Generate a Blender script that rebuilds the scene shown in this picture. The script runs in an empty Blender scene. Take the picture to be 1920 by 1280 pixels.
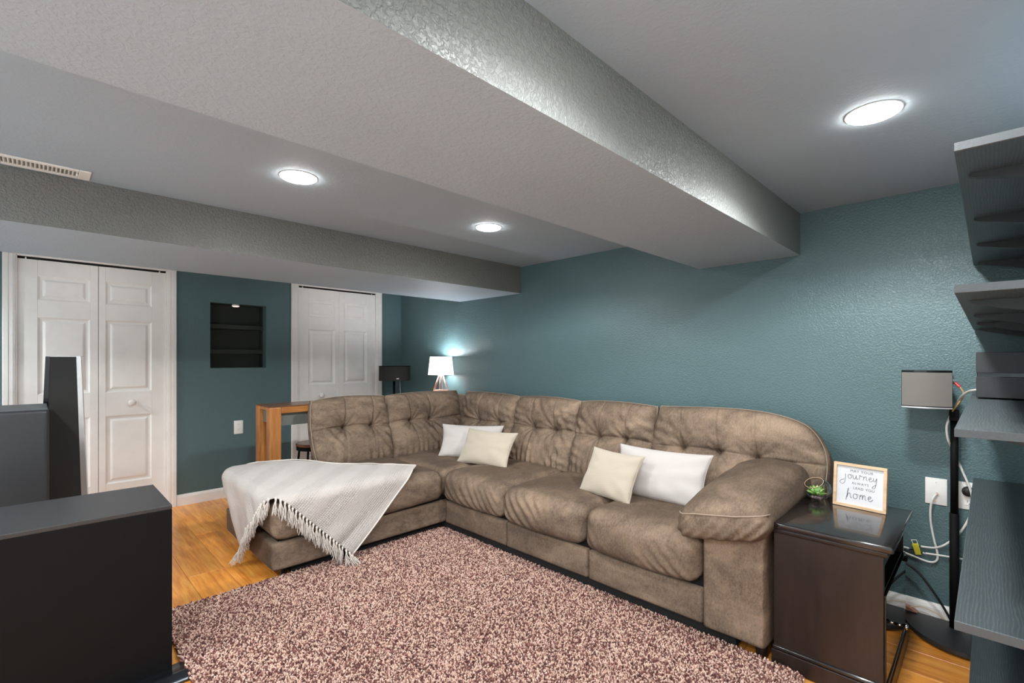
import bpy, bmesh, math, random
import numpy as np
from mathutils import Vector, Matrix, noise
random.seed(7); RNG = np.random.default_rng(7)
PI = math.pi
SC = bpy.context.scene
COL = SC.collection

# ------------------------------------------------------------------ camera, exposure
F_PX, YAW, Y0 = 892.74, 0.7865, 674.2
cam_d = bpy.data.cameras.new('camera'); cam = bpy.data.objects.new('camera', cam_d); COL.objects.link(cam)
cam.location = (4.982, -3.092, 1.27)
cam.rotation_euler = (PI/2, 0, YAW)
cam_d.sensor_fit = 'HORIZONTAL'; cam_d.sensor_width = 36.0
cam_d.lens = F_PX/1920*36.0
cam_d.shift_y = (Y0-640)/1920
cam_d.clip_start = 0.02
SC.camera = cam
SC.view_settings.view_transform = 'Standard'; SC.view_settings.look = 'None'
SC.view_settings.gamma = 1.0; SC.view_settings.use_curve_mapping = False
SC.view_settings.exposure = 0.70
SC.cycles.diffuse_bounces = 8; SC.cycles.max_bounces = 12
W = bpy.data.worlds.new('world'); SC.world = W; W.use_nodes = True
W.node_tree.nodes['Background'].inputs[0].default_value = (0.5, 0.52, 0.55, 1)
W.node_tree.nodes['Background'].inputs[1].default_value = 0.02
LAMP_E = 55.0             # glow of the lamp lenses
LAMP_W = 20.0            # power of each recessed ceiling lamp
# photometric curve of the recessed lamps (radiance against cosine of the angle from straight down):
# wide batwing that the can cuts off towards the ceiling
LAMP_CURVE = [(0.0, 0.02), (0.16, 0.06), (0.26, 0.13), (0.34, 0.40), (0.46, 0.85), (0.64, 0.60), (0.80, 0.32), (1.0, 0.20)]
LAMP_COLOR = (0.95, 0.98, 1.0)
TABLE_LAMP_W = 9.0

# ------------------------------------------------------------------ materials
def lin(c):
    out = []
    for v in c:
        v /= 255.0
        out.append(v/12.92 if v <= 0.04045 else ((v+0.055)/1.055)**2.4)
    return (*out, 1.0)

class NT:
    def __init__(s, name):
        s.m = bpy.data.materials.new(name); s.m.use_nodes = True
        s.t = s.m.node_tree; s.t.nodes.clear()
        s.out = s.n('ShaderNodeOutputMaterial'); s.b = s.n('ShaderNodeBsdfPrincipled')
        s.l(s.b.outputs[0], s.out.inputs[0])
    def n(s, t, **kw):
        nd = s.t.nodes.new(t)
        for k, v in kw.items():
            if k.startswith('i_'):
                key = k[2:]; key = int(key) if key.isdigit() else key.replace('_', ' ')
                nd.inputs[key].default_value = v
            else: setattr(nd, k, v)
        return nd
    def l(s, a, b): s.t.links.new(a, b)
    def coords(s, scale=(1, 1, 1), rot=(0, 0, 0)):
        g = s.n('ShaderNodeNewGeometry'); mp = s.n('ShaderNodeMapping')
        mp.inputs['Scale'].default_value = scale; mp.inputs['Rotation'].default_value = rot
        s.l(g.outputs['Position'], mp.inputs[0]); return mp.outputs[0]
    def ramp(s, fac, stops):
        r = s.n('ShaderNodeValToRGB'); e = r.color_ramp.elements
        while len(e) < len(stops): e.new(0.5)
        for el, (p, c) in zip(e, stops): el.position = p; el.color = c
        s.l(fac, r.inputs[0]); return r.outputs[0]
    def noise(s, co, scale, detail=4, rough=0.55, dist=0):
        k = s.n('ShaderNodeTexNoise', i_Scale=scale, i_Detail=detail, i_Roughness=rough, i_Distortion=dist)
        s.l(co, k.inputs['Vector']); return k.outputs[0]
    def mix(s, fac, a, b, mode='MIX'):
        m = s.n('ShaderNodeMix', data_type='RGBA', blend_type=mode)
        for v, i in ((fac, 0), (a, 6), (b, 7)):
            if hasattr(v, 'is_linked'): s.l(v, m.inputs[i])
            else: m.inputs[i].default_value = v
        return m.outputs[2]
    def bump(s, h, strength=0.2, dist=0.01, prev=None):
        b = s.n('ShaderNodeBump', i_Strength=strength, i_Distance=dist)
        s.l(h, b.inputs['Height'])
        if prev is not None: s.l(prev, b.inputs['Normal'])
        s.l(b.outputs[0], s.b.inputs['Normal']); return b.outputs[0]
    def set(s, **kw):
        for k, v in kw.items():
            nd = s.b.inputs[k.replace('_', ' ')]
            if hasattr(v, 'is_linked'): s.l(v, nd)
            else: nd.default_value = v
        return s

def plain(name, rgb, rough=0.5, metal=0.0, bump=None, **kw):
    t = NT(name); c = lin(rgb)
    n = t.noise(t.coords(), 9, 3)
    d = tuple(x*0.96 for x in c[:3])+(1,); u = tuple(min(1, x*1.02) for x in c[:3])+(1,)
    t.set(Base_Color=t.ramp(n, [(0.3, d), (0.7, u)]), Roughness=rough, Metallic=metal, **kw)
    if bump: t.bump(t.noise(t.coords(), bump[0], 3), bump[1], bump[2])
    return t.m

def knockdown(name, rgb, scale, strength, rough=0.6, spec=0.4, dist=0.004):
    t = NT(name); co = t.coords(); c = lin(rgb)
    n = t.noise(co, 1.7, 3)
    t.set(Base_Color=t.ramp(n, [(0.3, tuple(x*0.95 for x in c[:3])+(1,)), (0.7, c)]), Roughness=rough)
    t.b.inputs['Specular IOR Level'].default_value = spec
    a = t.noise(co, scale, 3, 0.5, 0.6)
    h = t.ramp(a, [(0.42, (0, 0, 0, 1)), (0.6, (1, 1, 1, 1))])
    b1 = t.bump(t.noise(co, scale*2.2, 2), strength*0.5, dist*0.6)
    t.bump(h, strength, dist, b1)
    return t.m

def wood(name, dark, mid, light, axis='X', rough=0.35, scale=1.0, per_object=0.0, coat=0.0):
    t = NT(name)
    sc = {'X': (1.2, 14, 14), 'Y': (14, 1.2, 14), 'Z': (14, 14, 1.2)}[axis]
    co = t.coords(tuple(v*scale for v in sc))
    if per_object:
        oi = t.n('ShaderNodeObjectInfo'); mm = t.n('ShaderNodeVectorMath', operation='MULTIPLY_ADD')
        cmb = t.n('ShaderNodeCombineXYZ')
        for i in range(3): t.l(oi.outputs['Random'], cmb.inputs[i])
        t.l(cmb.outputs[0], mm.inputs[0]); mm.inputs[1].default_value = (37, 53, 71); t.l(co, mm.inputs[2]); co = mm.outputs[0]
    n1 = t.noise(co, 1.0, 6, 0.6, 1.2); n2 = t.noise(co, 4.5, 4, 0.6)
    col = t.ramp(n1, [(0.3, lin(dark)), (0.5, lin(mid)), (0.72, lin(light))])
    col = t.mix(0.35, col, t.ramp(n2, [(0.35, lin(dark)), (0.65, lin(light))]))
    if per_object:
        h = t.n('ShaderNodeHueSaturation'); mr = t.n('ShaderNodeMapRange')
        mr.inputs['To Min'].default_value = 1-per_object; mr.inputs['To Max'].default_value = 1+per_object
        t.l(oi.outputs['Random'], mr.inputs[0]); t.l(mr.outputs[0], h.inputs['Value']); t.l(col, h.inputs['Color']); col = h.outputs[0]
    t.set(Base_Color=col, Roughness=rough, Coat_Weight=coat, Coat_Roughness=0.15)
    t.bump(n2, 0.08, 0.002)
    return t.m

def velvet(name, dark, mid, light):
    t = NT(name)
    a = t.noise(t.coords((1.6, 1.6, 3.4), (0.5, 0.3, 0.5)), 2.0, 5, 0.6, 0.5)
    b = t.noise(t.coords((16, 5, 9), (0.9, 0.5, 0.4)), 1.6, 5, 0.65, 0.4)
    f = t.noise(t.coords((1, 1, 1)), 210, 3, 0.65)
    h = t.noise(t.coords((150, 40, 70), (0.7, 0.5, 0.6)), 1.0, 3, 0.6)
    col = t.ramp(a, [(0.30, lin(dark)), (0.5, lin(mid)), (0.68, lin(light))])
    col = t.mix(0.22, col, t.ramp(b, [(0.35, lin(dark)), (0.65, lin(light))]))
    col = t.mix(0.16, col, t.ramp(f, [(0.3, (0.02, 0.015, 0.01, 1)), (0.7, (0.45, 0.38, 0.32, 1))]))
    col = t.mix(0.12, col, t.ramp(h, [(0.35, lin(dark)), (0.65, (0.5, 0.42, 0.35, 1))]))
    lw = t.n('ShaderNodeLayerWeight', i_Blend=0.35)        # pile looks deeper when seen along the cloth
    col = t.mix(t.ramp(lw.outputs['Facing'], [(0.12, (0, 0, 0, 1)), (0.62, (1, 1, 1, 1))]), col, t.mix(0.55, col, lin((52, 40, 31))))
    t.set(Base_Color=col, Roughness=0.85, Sheen_Weight=0.06, Sheen_Roughness=0.35)
    t.b.inputs['Sheen Tint'].default_value = lin((220, 200, 180)); t.b.inputs['Specular IOR Level'].default_value = 0.15
    p = t.bump(f, 0.35, 0.002); p = t.bump(h, 0.2, 0.002, p); t.bump(b, 0.2, 0.004, p)
    return t.m

def woven(name, rgb, scale=420, strength=0.35, dark=0.82, rot=(0, 0, 0.6)):
    t = NT(name); co = t.coords((1, 1, 1), rot)
    w1 = t.n('ShaderNodeTexWave', i_Scale=scale/6.28, i_Distortion=1.5, i_Detail=2.0); w1.bands_direction = 'X'; t.l(co, w1.inputs[0])
    w2 = t.n('ShaderNodeTexWave', i_Scale=scale/6.28, i_Distortion=1.5, i_Detail=2.0); w2.bands_direction = 'Z'; t.l(co, w2.inputs[0])
    mx = t.mix(0.5, w1.outputs[0], w2.outputs[0])
    c = lin(rgb); d = tuple(x*dark for x in c[:3])+(1,)
    t.set(Base_Color=t.ramp(mx, [(0.2, d), (0.7, c)]), Roughness=0.9, Sheen_Weight=0.2)
    t.b.inputs['Specular IOR Level'].default_value = 0.1
    t.bump(mx, strength, 0.003)
    return t.m

def emit(name, rgb, e):
    t = NT(name); t.set(Base_Color=lin(rgb), Emission_Color=lin(rgb), Emission_Strength=e, Roughness=0.4)
    return t.m

def blackgrain(name, base, light):
    t = NT(name); co = t.coords((17, 2.6, 9))
    w = t.n('ShaderNodeTexWave', i_Scale=3.0, i_Distortion=9.0, i_Detail=3.0, i_Detail_Scale=0.9); w.wave_type = 'BANDS'; t.l(co, w.inputs[0])
    n = t.noise(t.coords(), 30, 4)
    col = t.mix(t.ramp(n, [(0.3, (0, 0, 0, 1)), (0.7, (0.5, 0.5, 0.5, 1))]), t.ramp(w.outputs[0], [(0.55, lin(base)), (0.95, lin(light))]), lin(base))
    t.set(Base_Color=col, Roughness=0.42)
    t.bump(w.outputs[0], 0.05, 0.001)
    return t.m

M = {}
M['ceiling'] = knockdown('ceiling_paint', (162, 174, 183), 60, 0.32, 0.75, 0.25, 0.005)
M['ceiling_smooth'] = knockdown('ceiling_smooth_paint', (162, 174, 183), 70, 0.10, 0.75, 0.2, 0.003)
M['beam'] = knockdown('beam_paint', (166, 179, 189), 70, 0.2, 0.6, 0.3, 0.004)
M['beam_side'] = knockdown('beam_side_grey', (114, 116, 113), 80, 0.45, 0.45, 0.5, 0.006)
M['teal'] = knockdown('teal_wall_paint', (80, 105, 108), 105, 0.30, 0.40, 0.55, 0.004)
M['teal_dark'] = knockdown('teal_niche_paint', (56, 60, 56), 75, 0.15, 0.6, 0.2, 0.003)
M['back_wall'] = knockdown('side_wall_paint', (226, 234, 238), 75, 0.2)
M['white'] = plain('white_trim_paint', (236, 232, 228), 0.35)
M['door'] = plain('white_door_paint', (238, 235, 231), 0.4)
M['plank'] = wood('plank_wood', (190, 104, 32), (240, 152, 58), (255, 192, 98), 'X', 0.28, 1.0, 0.16, 0.15)
M['subfloor'] = plain('dark_gap', (40, 24, 14), 0.8)
M['sofa'] = velvet('taupe_velvet', (76, 59, 45), (116, 96, 78), (160, 135, 112))
M['welt'] = plain('taupe_welt', (158, 140, 122), 0.8)
M['black_void'] = plain('black_gap_shade_and_parts', (14, 12, 11), 0.9)  # black of recessed parts and of the shade filling the sofa gaps
M['pillow_white'] = woven('white_cotton', (198, 191, 187), 700, 0.18, 0.93)
M['pillow_cream'] = woven('cream_linen', (190, 179, 162), 520, 0.3, 0.88, (0, 0.2, 0.5))
t = NT('ivory_knit'); uv = t.n('ShaderNodeUVMap')
w1 = t.n('ShaderNodeTexWave', i_Scale=22.0, i_Distortion=0.6, i_Detail=1.0); w1.bands_direction = 'X'; t.l(uv.outputs[0], w1.inputs[0])
w2 = t.n('ShaderNodeTexWave', i_Scale=30.0, i_Distortion=0.6, i_Detail=1.0); w2.bands_direction = 'Y'; t.l(uv.outputs[0], w2.inputs[0])
w3 = t.n('ShaderNodeTexWave', i_Scale=1.6, i_Distortion=0.8); w3.bands_direction = 'X'; t.l(uv.outputs[0], w3.inputs[0])
wv = t.mix(1.0, w1.outputs[0], w2.outputs[0], 'MULTIPLY'); wv = t.mix(t.ramp(w3.outputs[0], [(0.3, (0.15, 0.15, 0.15, 1)), (0.7, (0.45, 0.45, 0.45, 1))]), (0.4, 0.4, 0.4, 1), wv)
fz = t.noise(t.coords(), 260, 3); wv = t.mix(0.25, wv, fz)
t.set(Base_Color=t.ramp(wv, [(0.0, lin((146, 137, 130))), (0.5, lin((198, 191, 186)))]), Roughness=0.95, Sheen_Weight=0.2)
t.b.inputs['Specular IOR Level'].default_value = 0.05; t.bump(wv, 1.0, 0.008); M['throw'] = t.m
M['tassel'] = plain('ivory_yarn', (214, 206, 198), 0.9)
M['black_matte'] = plain('matte_black', (16, 16, 17), 0.65, Specular_IOR_Level=0.12, bump=(300, 0.05, 0.001))
M['black_top'] = plain('matte_black_cabinet', (44, 45, 47), 0.42, bump=(250, 0.08, 0.001))
M['black_gloss'] = plain('gloss_black', (20, 21, 22), 0.12)
M['grille'] = plain('speaker_grille', (38, 38, 37), 0.8, bump=(700, 0.3, 0.001))
M['grille_grey'] = plain('grey_speaker_grille', (112, 109, 104), 0.8, bump=(600, 0.3, 0.001))
M['silver'] = plain('silver_trim', (214, 212, 212), 0.25, 0.6)
M['chrome'] = plain('chrome', (200, 200, 200), 0.12, 1.0)
M['dark_metal'] = plain('dark_metal', (70, 74, 80), 0.25, 0.9)
M['espresso'] = wood('espresso_wood', (30, 22, 20), (38, 29, 26), (48, 36, 31), 'Z', 0.3, 1.0)
M['espresso_top'] = plain('espresso_polished', (34, 29, 28), 0.16, Coat_Weight=0.3)
M['oak'] = wood('honey_wood', (136, 82, 38), (174, 112, 58), (202, 142, 84), 'Z', 0.35)
M['oak_y'] = wood('honey_wood_rail', (136, 82, 38), (174, 112, 58), (202, 142, 84), 'Y', 0.35)
M['walnut'] = wood('walnut_top', (88, 56, 38), (112, 76, 54), (136, 96, 70), 'Y', 0.25)
M['slate'] = plain('grey_slate_panel', (108, 112, 106), 0.3)
M['copper'] = plain('copper_wire', (238, 172, 152), 0.3, 0.7)
M['shelf'] = blackgrain('black_stained_board', (60, 68, 71), (77, 86, 89))
M['shelf_edge'] = plain('black_board_edge', (72, 76, 78), 0.5, bump=(180, 0.2, 0.002))
M['bracket'] = plain('black_bracket', (38, 40, 40), 0.45)
M['plastic_white'] = plain('white_plastic', (232, 230, 226), 0.35)
M['cable_white'] = plain('white_cable', (226, 224, 220), 0.4)
M['cable_black'] = plain('black_cable', (22, 22, 22), 0.5)
M['cable_copper'] = plain('clear_copper_cable', (196, 164, 112), 0.3)
M['red'] = plain('red_plug', (190, 30, 34), 0.35)
M['yellow'] = plain('yellow_tag', (226, 214, 60), 0.45)
M['frame_wood'] = wood('pale_frame_wood', (196, 160, 124), (220, 186, 150), (234, 204, 172), 'X', 0.5)
M['paper'] = plain('white_paper', (216, 216, 218), 0.6)
M['ink'] = plain('grey_ink', (92, 92, 96), 0.7)
M['leaf'] = plain('succulent_green', (122, 176, 76), 0.45)
M['leaf_pale'] = plain('succulent_pale', (186, 212, 140), 0.45)
M['pebble'] = plain('pebble_mauve', (186, 160, 166), 0.6)
M['lens'] = emit('lamp_lens', (255, 252, 246), LAMP_E)
M['puck'] = emit('puck_lens', (250, 228, 222), 0.5)
M['brown_plastic'] = plain('brown_wrapping', (170, 120, 96), 0.4)

def glass(name, tint, rough=0.0):
    t = NT(name); t.set(Base_Color=tint, Roughness=rough, Transmission_Weight=1.0, IOR=1.45); return t.m
M['glass'] = glass('clear_glass', (0.97, 0.99, 0.98, 1))
M['dark_glass'] = plain('smoked_glass_door', (26, 27, 27), 0.03)
_t = NT('lamp_shade_cloth'); _t.set(Base_Color=lin((250, 246, 244)), Roughness=0.9, Emission_Color=lin((255, 250, 246)), Emission_Strength=1.1); M['shade'] = _t.m

# rug pile: one colour per tuft (attribute on the tuft instances)
_t = NT('rug_pile'); _a = _t.n('ShaderNodeAttribute', attribute_name='tint', attribute_type='INSTANCER')
_c = _t.ramp(_a.outputs['Fac'], [(0.0, lin((72, 40, 38))), (0.25, lin((110, 69, 63))), (0.46, lin((142, 97, 88))), (0.56, lin((196, 159, 143))), (1.0, lin((224, 197, 181)))])
_t.set(Base_Color=_c, Roughness=0.9, Sheen_Weight=0.2); _t.b.inputs['Specular IOR Level'].default_value = 0.1; M['pile'] = _t.m
M['rug_back'] = plain('rug_backing', (120, 84, 74), 0.9)

# ------------------------------------------------------------------ mesh helpers
ORG = {}
def thing(name, label, cat, loc=(0, 0, 0), group=None, kind=None):
    o = bpy.data.objects.new(name, None); COL.objects.link(o); o.location = loc; o.empty_display_size = 0.05
    if label: o['label'] = label
    if cat: o['category'] = cat
    if group: o['group'] = group
    if kind: o['kind'] = kind
    ORG[o.name] = Vector(loc); return o
def obj(name, bm, mat, parent=None, smooth=False, label=None, cat=None, kind=None, group=None):
    org = ORG[parent.name] if parent else Vector((0, 0, 0))
    if parent: bmesh.ops.translate(bm, verts=bm.verts, vec=-org)
    me = bpy.data.meshes.new(name); bm.to_mesh(me); bm.free()
    if smooth:
        me.polygons.foreach_set('use_smooth', [True]*len(me.polygons))
        if smooth == 'auto':
            try: me.set_sharp_from_angle(angle=math.radians(40))
            except Exception: pass
    me.materials.append(mat)
    o = bpy.data.objects.new(name, me); COL.objects.link(o)
    if parent: o.parent = parent
    ORG[o.name] = org
    if label: o['label'] = label
    if cat: o['category'] = cat
    if kind: o['kind'] = kind
    if group: o['group'] = group
    return o
def struct(name, bm, mat, smooth=False): return obj(name, bm, mat, None, smooth, kind='structure')

def box(bm, x0, x1, y0, y1, z0, z1, bev=0.0, seg=2):
    r = bmesh.ops.create_cube(bm, size=1.0)
    vs = r['verts']
    for v in vs:
        v.co = Vector(((x0+x1)/2+v.co.x*(x1-x0), (y0+y1)/2+v.co.y*(y1-y0), (z0+z1)/2+v.co.z*(z1-z0)))
    if bev > 0:
        es = list({e for v in vs for e in v.link_edges})
        bmesh.ops.bevel(bm, geom=es, offset=bev, segments=seg, affect='EDGES', profile=0.5, clamp_overlap=True)
    return bm
def nb(*a, **k): return box(bmesh.new(), *a, **k)

def tube(bm, pts, r, n=8, caps=True, smooth_n=0):
    P = [Vector(p) for p in pts]
    if smooth_n:
        Q = []
        for i in range(len(P)-1):
            p0 = P[max(i-1, 0)]; p1 = P[i]; p2 = P[i+1]; p3 = P[min(i+2, len(P)-1)]
            for k in range(smooth_n):
                t = k/smooth_n
                Q.append(0.5*((2*p1)+(p2-p0)*t+(2*p0-5*p1+4*p2-p3)*t*t+(3*p1-p0-3*p2+p3)*t**3))
        Q.append(P[-1]); P = Q
    rr = r if isinstance(r, (list, tuple)) else [r]*len(P)
    if len(rr) != len(P): rr = [rr[0]+(rr[-1]-rr[0])*i/(len(P)-1) for i in range(len(P))]
    rings = []; prev = None
    for i, p in enumerate(P):
        t = (P[min(i+1, len(P)-1)]-P[max(i-1, 0)]).normalized()
        if prev is None:
            a = Vector((0, 0, 1)) if abs(t.z) < 0.9 else Vector((1, 0, 0)); u = t.cross(a).normalized()
        else:
            u = (prev-t*prev.dot(t)); u = u.normalized() if u.length > 1e-6 else t.orthogonal().normalized()
        prev = u; w = t.cross(u)
        rings.append([bm.verts.new(p+rr[i]*(math.cos(2*PI*k/n)*u+math.sin(2*PI*k/n)*w)) for k in range(n)])
    for a, b in zip(rings, rings[1:]):
        for k in range(n): bm.faces.new((a[k], a[(k+1) % n], b[(k+1) % n], b[k]))
    if caps: bm.faces.new(rings[0][::-1]); bm.faces.new(rings[-1])
    return bm
def nt(*a, **k): return tube(bmesh.new(), *a, **k)

def lathe(bm, prof, c, n=32, axis='Z', close=True):
    rings = []
    for r, z in prof:
        ring = []
        for k in range(n):
            a = 2*PI*k/n; x, y = r*math.cos(a), r*math.sin(a)
            d = {'Z': (x, y, z), 'X': (z, x, y), 'Y': (x, z, y)}[axis]
            ring.append(bm.verts.new(Vector(c)+Vector(d)))
        rings.append(ring)
    for a, b in zip(rings, rings[1:]):
        for k in range(n): bm.faces.new((a[k], a[(k+1) % n], b[(k+1) % n], b[k]))
    if close:
        if prof[0][0] > 1e-6: bm.faces.new(rings[0][::-1])
        if prof[-1][0] > 1e-6: bm.faces.new(rings[-1])
    bmesh.ops.remove_doubles(bm, verts=bm.verts, dist=1e-6)
    bmesh.ops.recalc_face_normals(bm, faces=bm.faces)
    return bm
def nl(*a, **k): return lathe(bmesh.new(), *a, **k)

def prism(bm, outline, axis, a, b):
    """outline: list of 2D points in the plane normal to axis"""
    def P(p, t): return {'X': (t, p[0], p[1]), 'Y': (p[0], t, p[1]), 'Z': (p[0], p[1], t)}[axis]
    A = [bm.verts.new(P(p, a)) for p in outline]; B = [bm.verts.new(P(p, b)) for p in outline]
    bm.faces.new(A); bm.faces.new(B[::-1]); n = len(A)
    for i in range(n): bm.faces.new((A[i], B[i], B[(i+1) % n], A[(i+1) % n]))
    bmesh.ops.recalc_face_normals(bm, faces=bm.faces)
    return bm
def npr(*a, **k): return prism(bmesh.new(), *a, **k)

def soft(x0, x1, y0, y1, z0, z1, r, n=(20, 20, 8), fn=None):
    """box with round edges on a dense grid; fn(p, (u,v,w)) moves each point"""
    bm = bmesh.new(); c = Vector(((x0+x1)/2, (y0+y1)/2, (z0+z1)/2)); h = Vector(((x1-x0)/2, (y1-y0)/2, (z1-z0)/2))
    def grid(ax, s):
        a, b = [(1, 2), (2, 0), (0, 1)][ax]; na, nb_ = n[a], n[b]
        vs = []
        for i in range(na+1):
            row = []
            for j in range(nb_+1):
                q = [0, 0, 0]; q[ax] = s
                q[a] = math.sin(PI/2*(2*i/na-1)*0.8)/math.sin(PI/2*0.8); q[b] = math.sin(PI/2*(2*j/nb_-1)*0.8)/math.sin(PI/2*0.8)
                p = Vector((q[0]*h.x, q[1]*h.y, q[2]*h.z))
                rr = min(r, h.x*0.99, h.y*0.99, h.z*0.99)
                inner = Vector([max(-(h[k]-rr), min(h[k]-rr, p[k])) for k in range(3)])
                d = p-inner
                if d.length > 1e-9: p = inner+d.normalized()*rr
                p = p+c
                if fn: p = fn(p, q)
                row.append(bm.verts.new(p))
            vs.append(row)
        for i in range(na):
            for j in range(nb_):
                f = (vs[i][j], vs[i+1][j], vs[i+1][j+1], vs[i][j+1])
                bm.faces.new(f if s > 0 else f[::-1])
    for ax in range(3):
        for s in (-1, 1): grid(ax, s)
    bmesh.ops.remove_doubles(bm, verts=bm.verts, dist=1e-5)
    return bm

def nz(p, s): return noise.noise(Vector(p)*s)

# ------------------------------------------------------------------ room shell
XR, YB, ZC = 5.30, -6.8, 2.106        # right wall, back wall, ceiling
SOF = 1.8675                          # underside of beam and soffit
struct('floor', nb(-0.1, XR+0.1, YB-0.1, 0.1, -0.10, -0.0125), M['subfloor'])
floor = bpy.data.objects['floor']; ORG['floor'] = Vector((0, 0, 0))
PW, PL = 0.19, 1.22
plank_me = {}
def plank(x0, x1, y0, y1):
    o = obj('plank', nb(x0+0.0008, x1-0.0008, y0+0.0008, y1-0.0008, -0.0125, 0.0, 0.0012, 1), M['plank'], floor)
row = 0; y = 0.0
while y > YB:
    y2 = max(y-PW, YB); x = -((row*0.47) % PL)
    while x < XR:
        xa, xb = max(x, 0.0), min(x+PL, XR)
        if xb-xa > 0.02: plank(xa, xb, y2, y)
        x += PL
    y = y2; row += 1
struct('ceiling', nb(-0.1, XR+0.1, YB-0.1, 0.1, ZC, ZC+0.1), M['ceiling_smooth'])
struct('wall_back', nb(-0.1, XR+0.1, YB-0.1, YB, 0, ZC), M['back_wall'])
struct('wall_right', nb(XR, XR+0.1, YB, 0, 0, ZC), M['back_wall'])
struct('wall_sofa', nb(-0.1, XR+0.1, 0, 0.1, 0, ZC), M['teal'])
# door wall with the niche and the two closet openings
NY0, NY1, NZ0, NZ1, ND = -1.981, -1.509, 1.194, 1.791, 0.205
D1 = (-3.200, -2.302, 2.035); D2 = (-1.206, -0.328, 2.035)
bm = bmesh.new()
for (a, b, z0, z1) in [(YB, D1[0], 0, ZC), (D1[0], D1[1], D1[2], ZC), (D1[1], NY0, 0, ZC), (NY0, NY1, 0, NZ0), (NY0, NY1, NZ1, ZC),
                       (NY1, D2[0], 0, ZC), (D2[0], D2[1], D2[2], ZC), (D2[1], 0.0, 0, ZC)]:
    box(bm, -0.1, 0, a, b, z0, z1)
struct('wall_left', bm, M['teal'])
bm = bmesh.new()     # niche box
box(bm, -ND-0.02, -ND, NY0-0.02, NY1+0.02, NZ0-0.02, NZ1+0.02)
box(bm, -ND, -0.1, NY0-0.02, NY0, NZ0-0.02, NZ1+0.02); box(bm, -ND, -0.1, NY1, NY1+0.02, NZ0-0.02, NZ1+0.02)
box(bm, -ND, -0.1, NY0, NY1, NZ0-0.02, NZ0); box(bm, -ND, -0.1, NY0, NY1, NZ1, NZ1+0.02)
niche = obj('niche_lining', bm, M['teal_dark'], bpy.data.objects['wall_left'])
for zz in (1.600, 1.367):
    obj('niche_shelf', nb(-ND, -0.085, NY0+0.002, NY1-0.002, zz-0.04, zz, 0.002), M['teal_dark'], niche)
bm = bmesh.new()     # dark closets behind the doors
for d in (D1, D2): box(bm, -0.4, -0.38, d[0]-0.05, d[1]+0.05, 0, ZC)
struct('wall_closet', bm, M['subfloor'])

# soffit along the door wall and the big dropped beam
SX0, SX1, BX0, BX1 = 1.1265, 1.9988, 3.632, 4.218
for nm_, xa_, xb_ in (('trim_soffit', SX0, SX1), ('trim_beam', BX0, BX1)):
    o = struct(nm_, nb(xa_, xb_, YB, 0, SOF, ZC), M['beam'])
    o.data.materials.append(M['beam_side'])          # upright faces carry the darker grey
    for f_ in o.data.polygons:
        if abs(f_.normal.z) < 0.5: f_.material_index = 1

# door casings: stepped profile
def casing(name, d):
    y0, y1, zt = d; w = 0.068; bm = bmesh.new()
    steps = [(0.0, 1.0, 0.008), (0.08, 0.92, 0.012), (0.2, 0.8, 0.015), (0.55, 0.95, 0.018)]
    for (a, b, t) in steps:
        box(bm, 0, t, y0-w*b, y0-w*a, 0, zt+w*b, 0.0015, 1)
        box(bm, 0, t, y1+w*a, y1+w*b, 0, zt+w*b, 0.0015, 1)
        box(bm, 0, t, y0-w*a, y1+w*a, zt+w*a, zt+w*b, 0.0015, 1)
    box(bm, -0.1, 0.004, y0-0.004, y0+0.006, 0, zt); box(bm, -0.1, 0.004, y1-0.006, y1+0.004, 0, zt); box(bm, -0.1, 0.004, y0, y1, zt-0.006, zt+0.004)
    return struct(name, bm, M['white'])
casing('trim_1', D1); casing('trim_2', D2)

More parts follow.
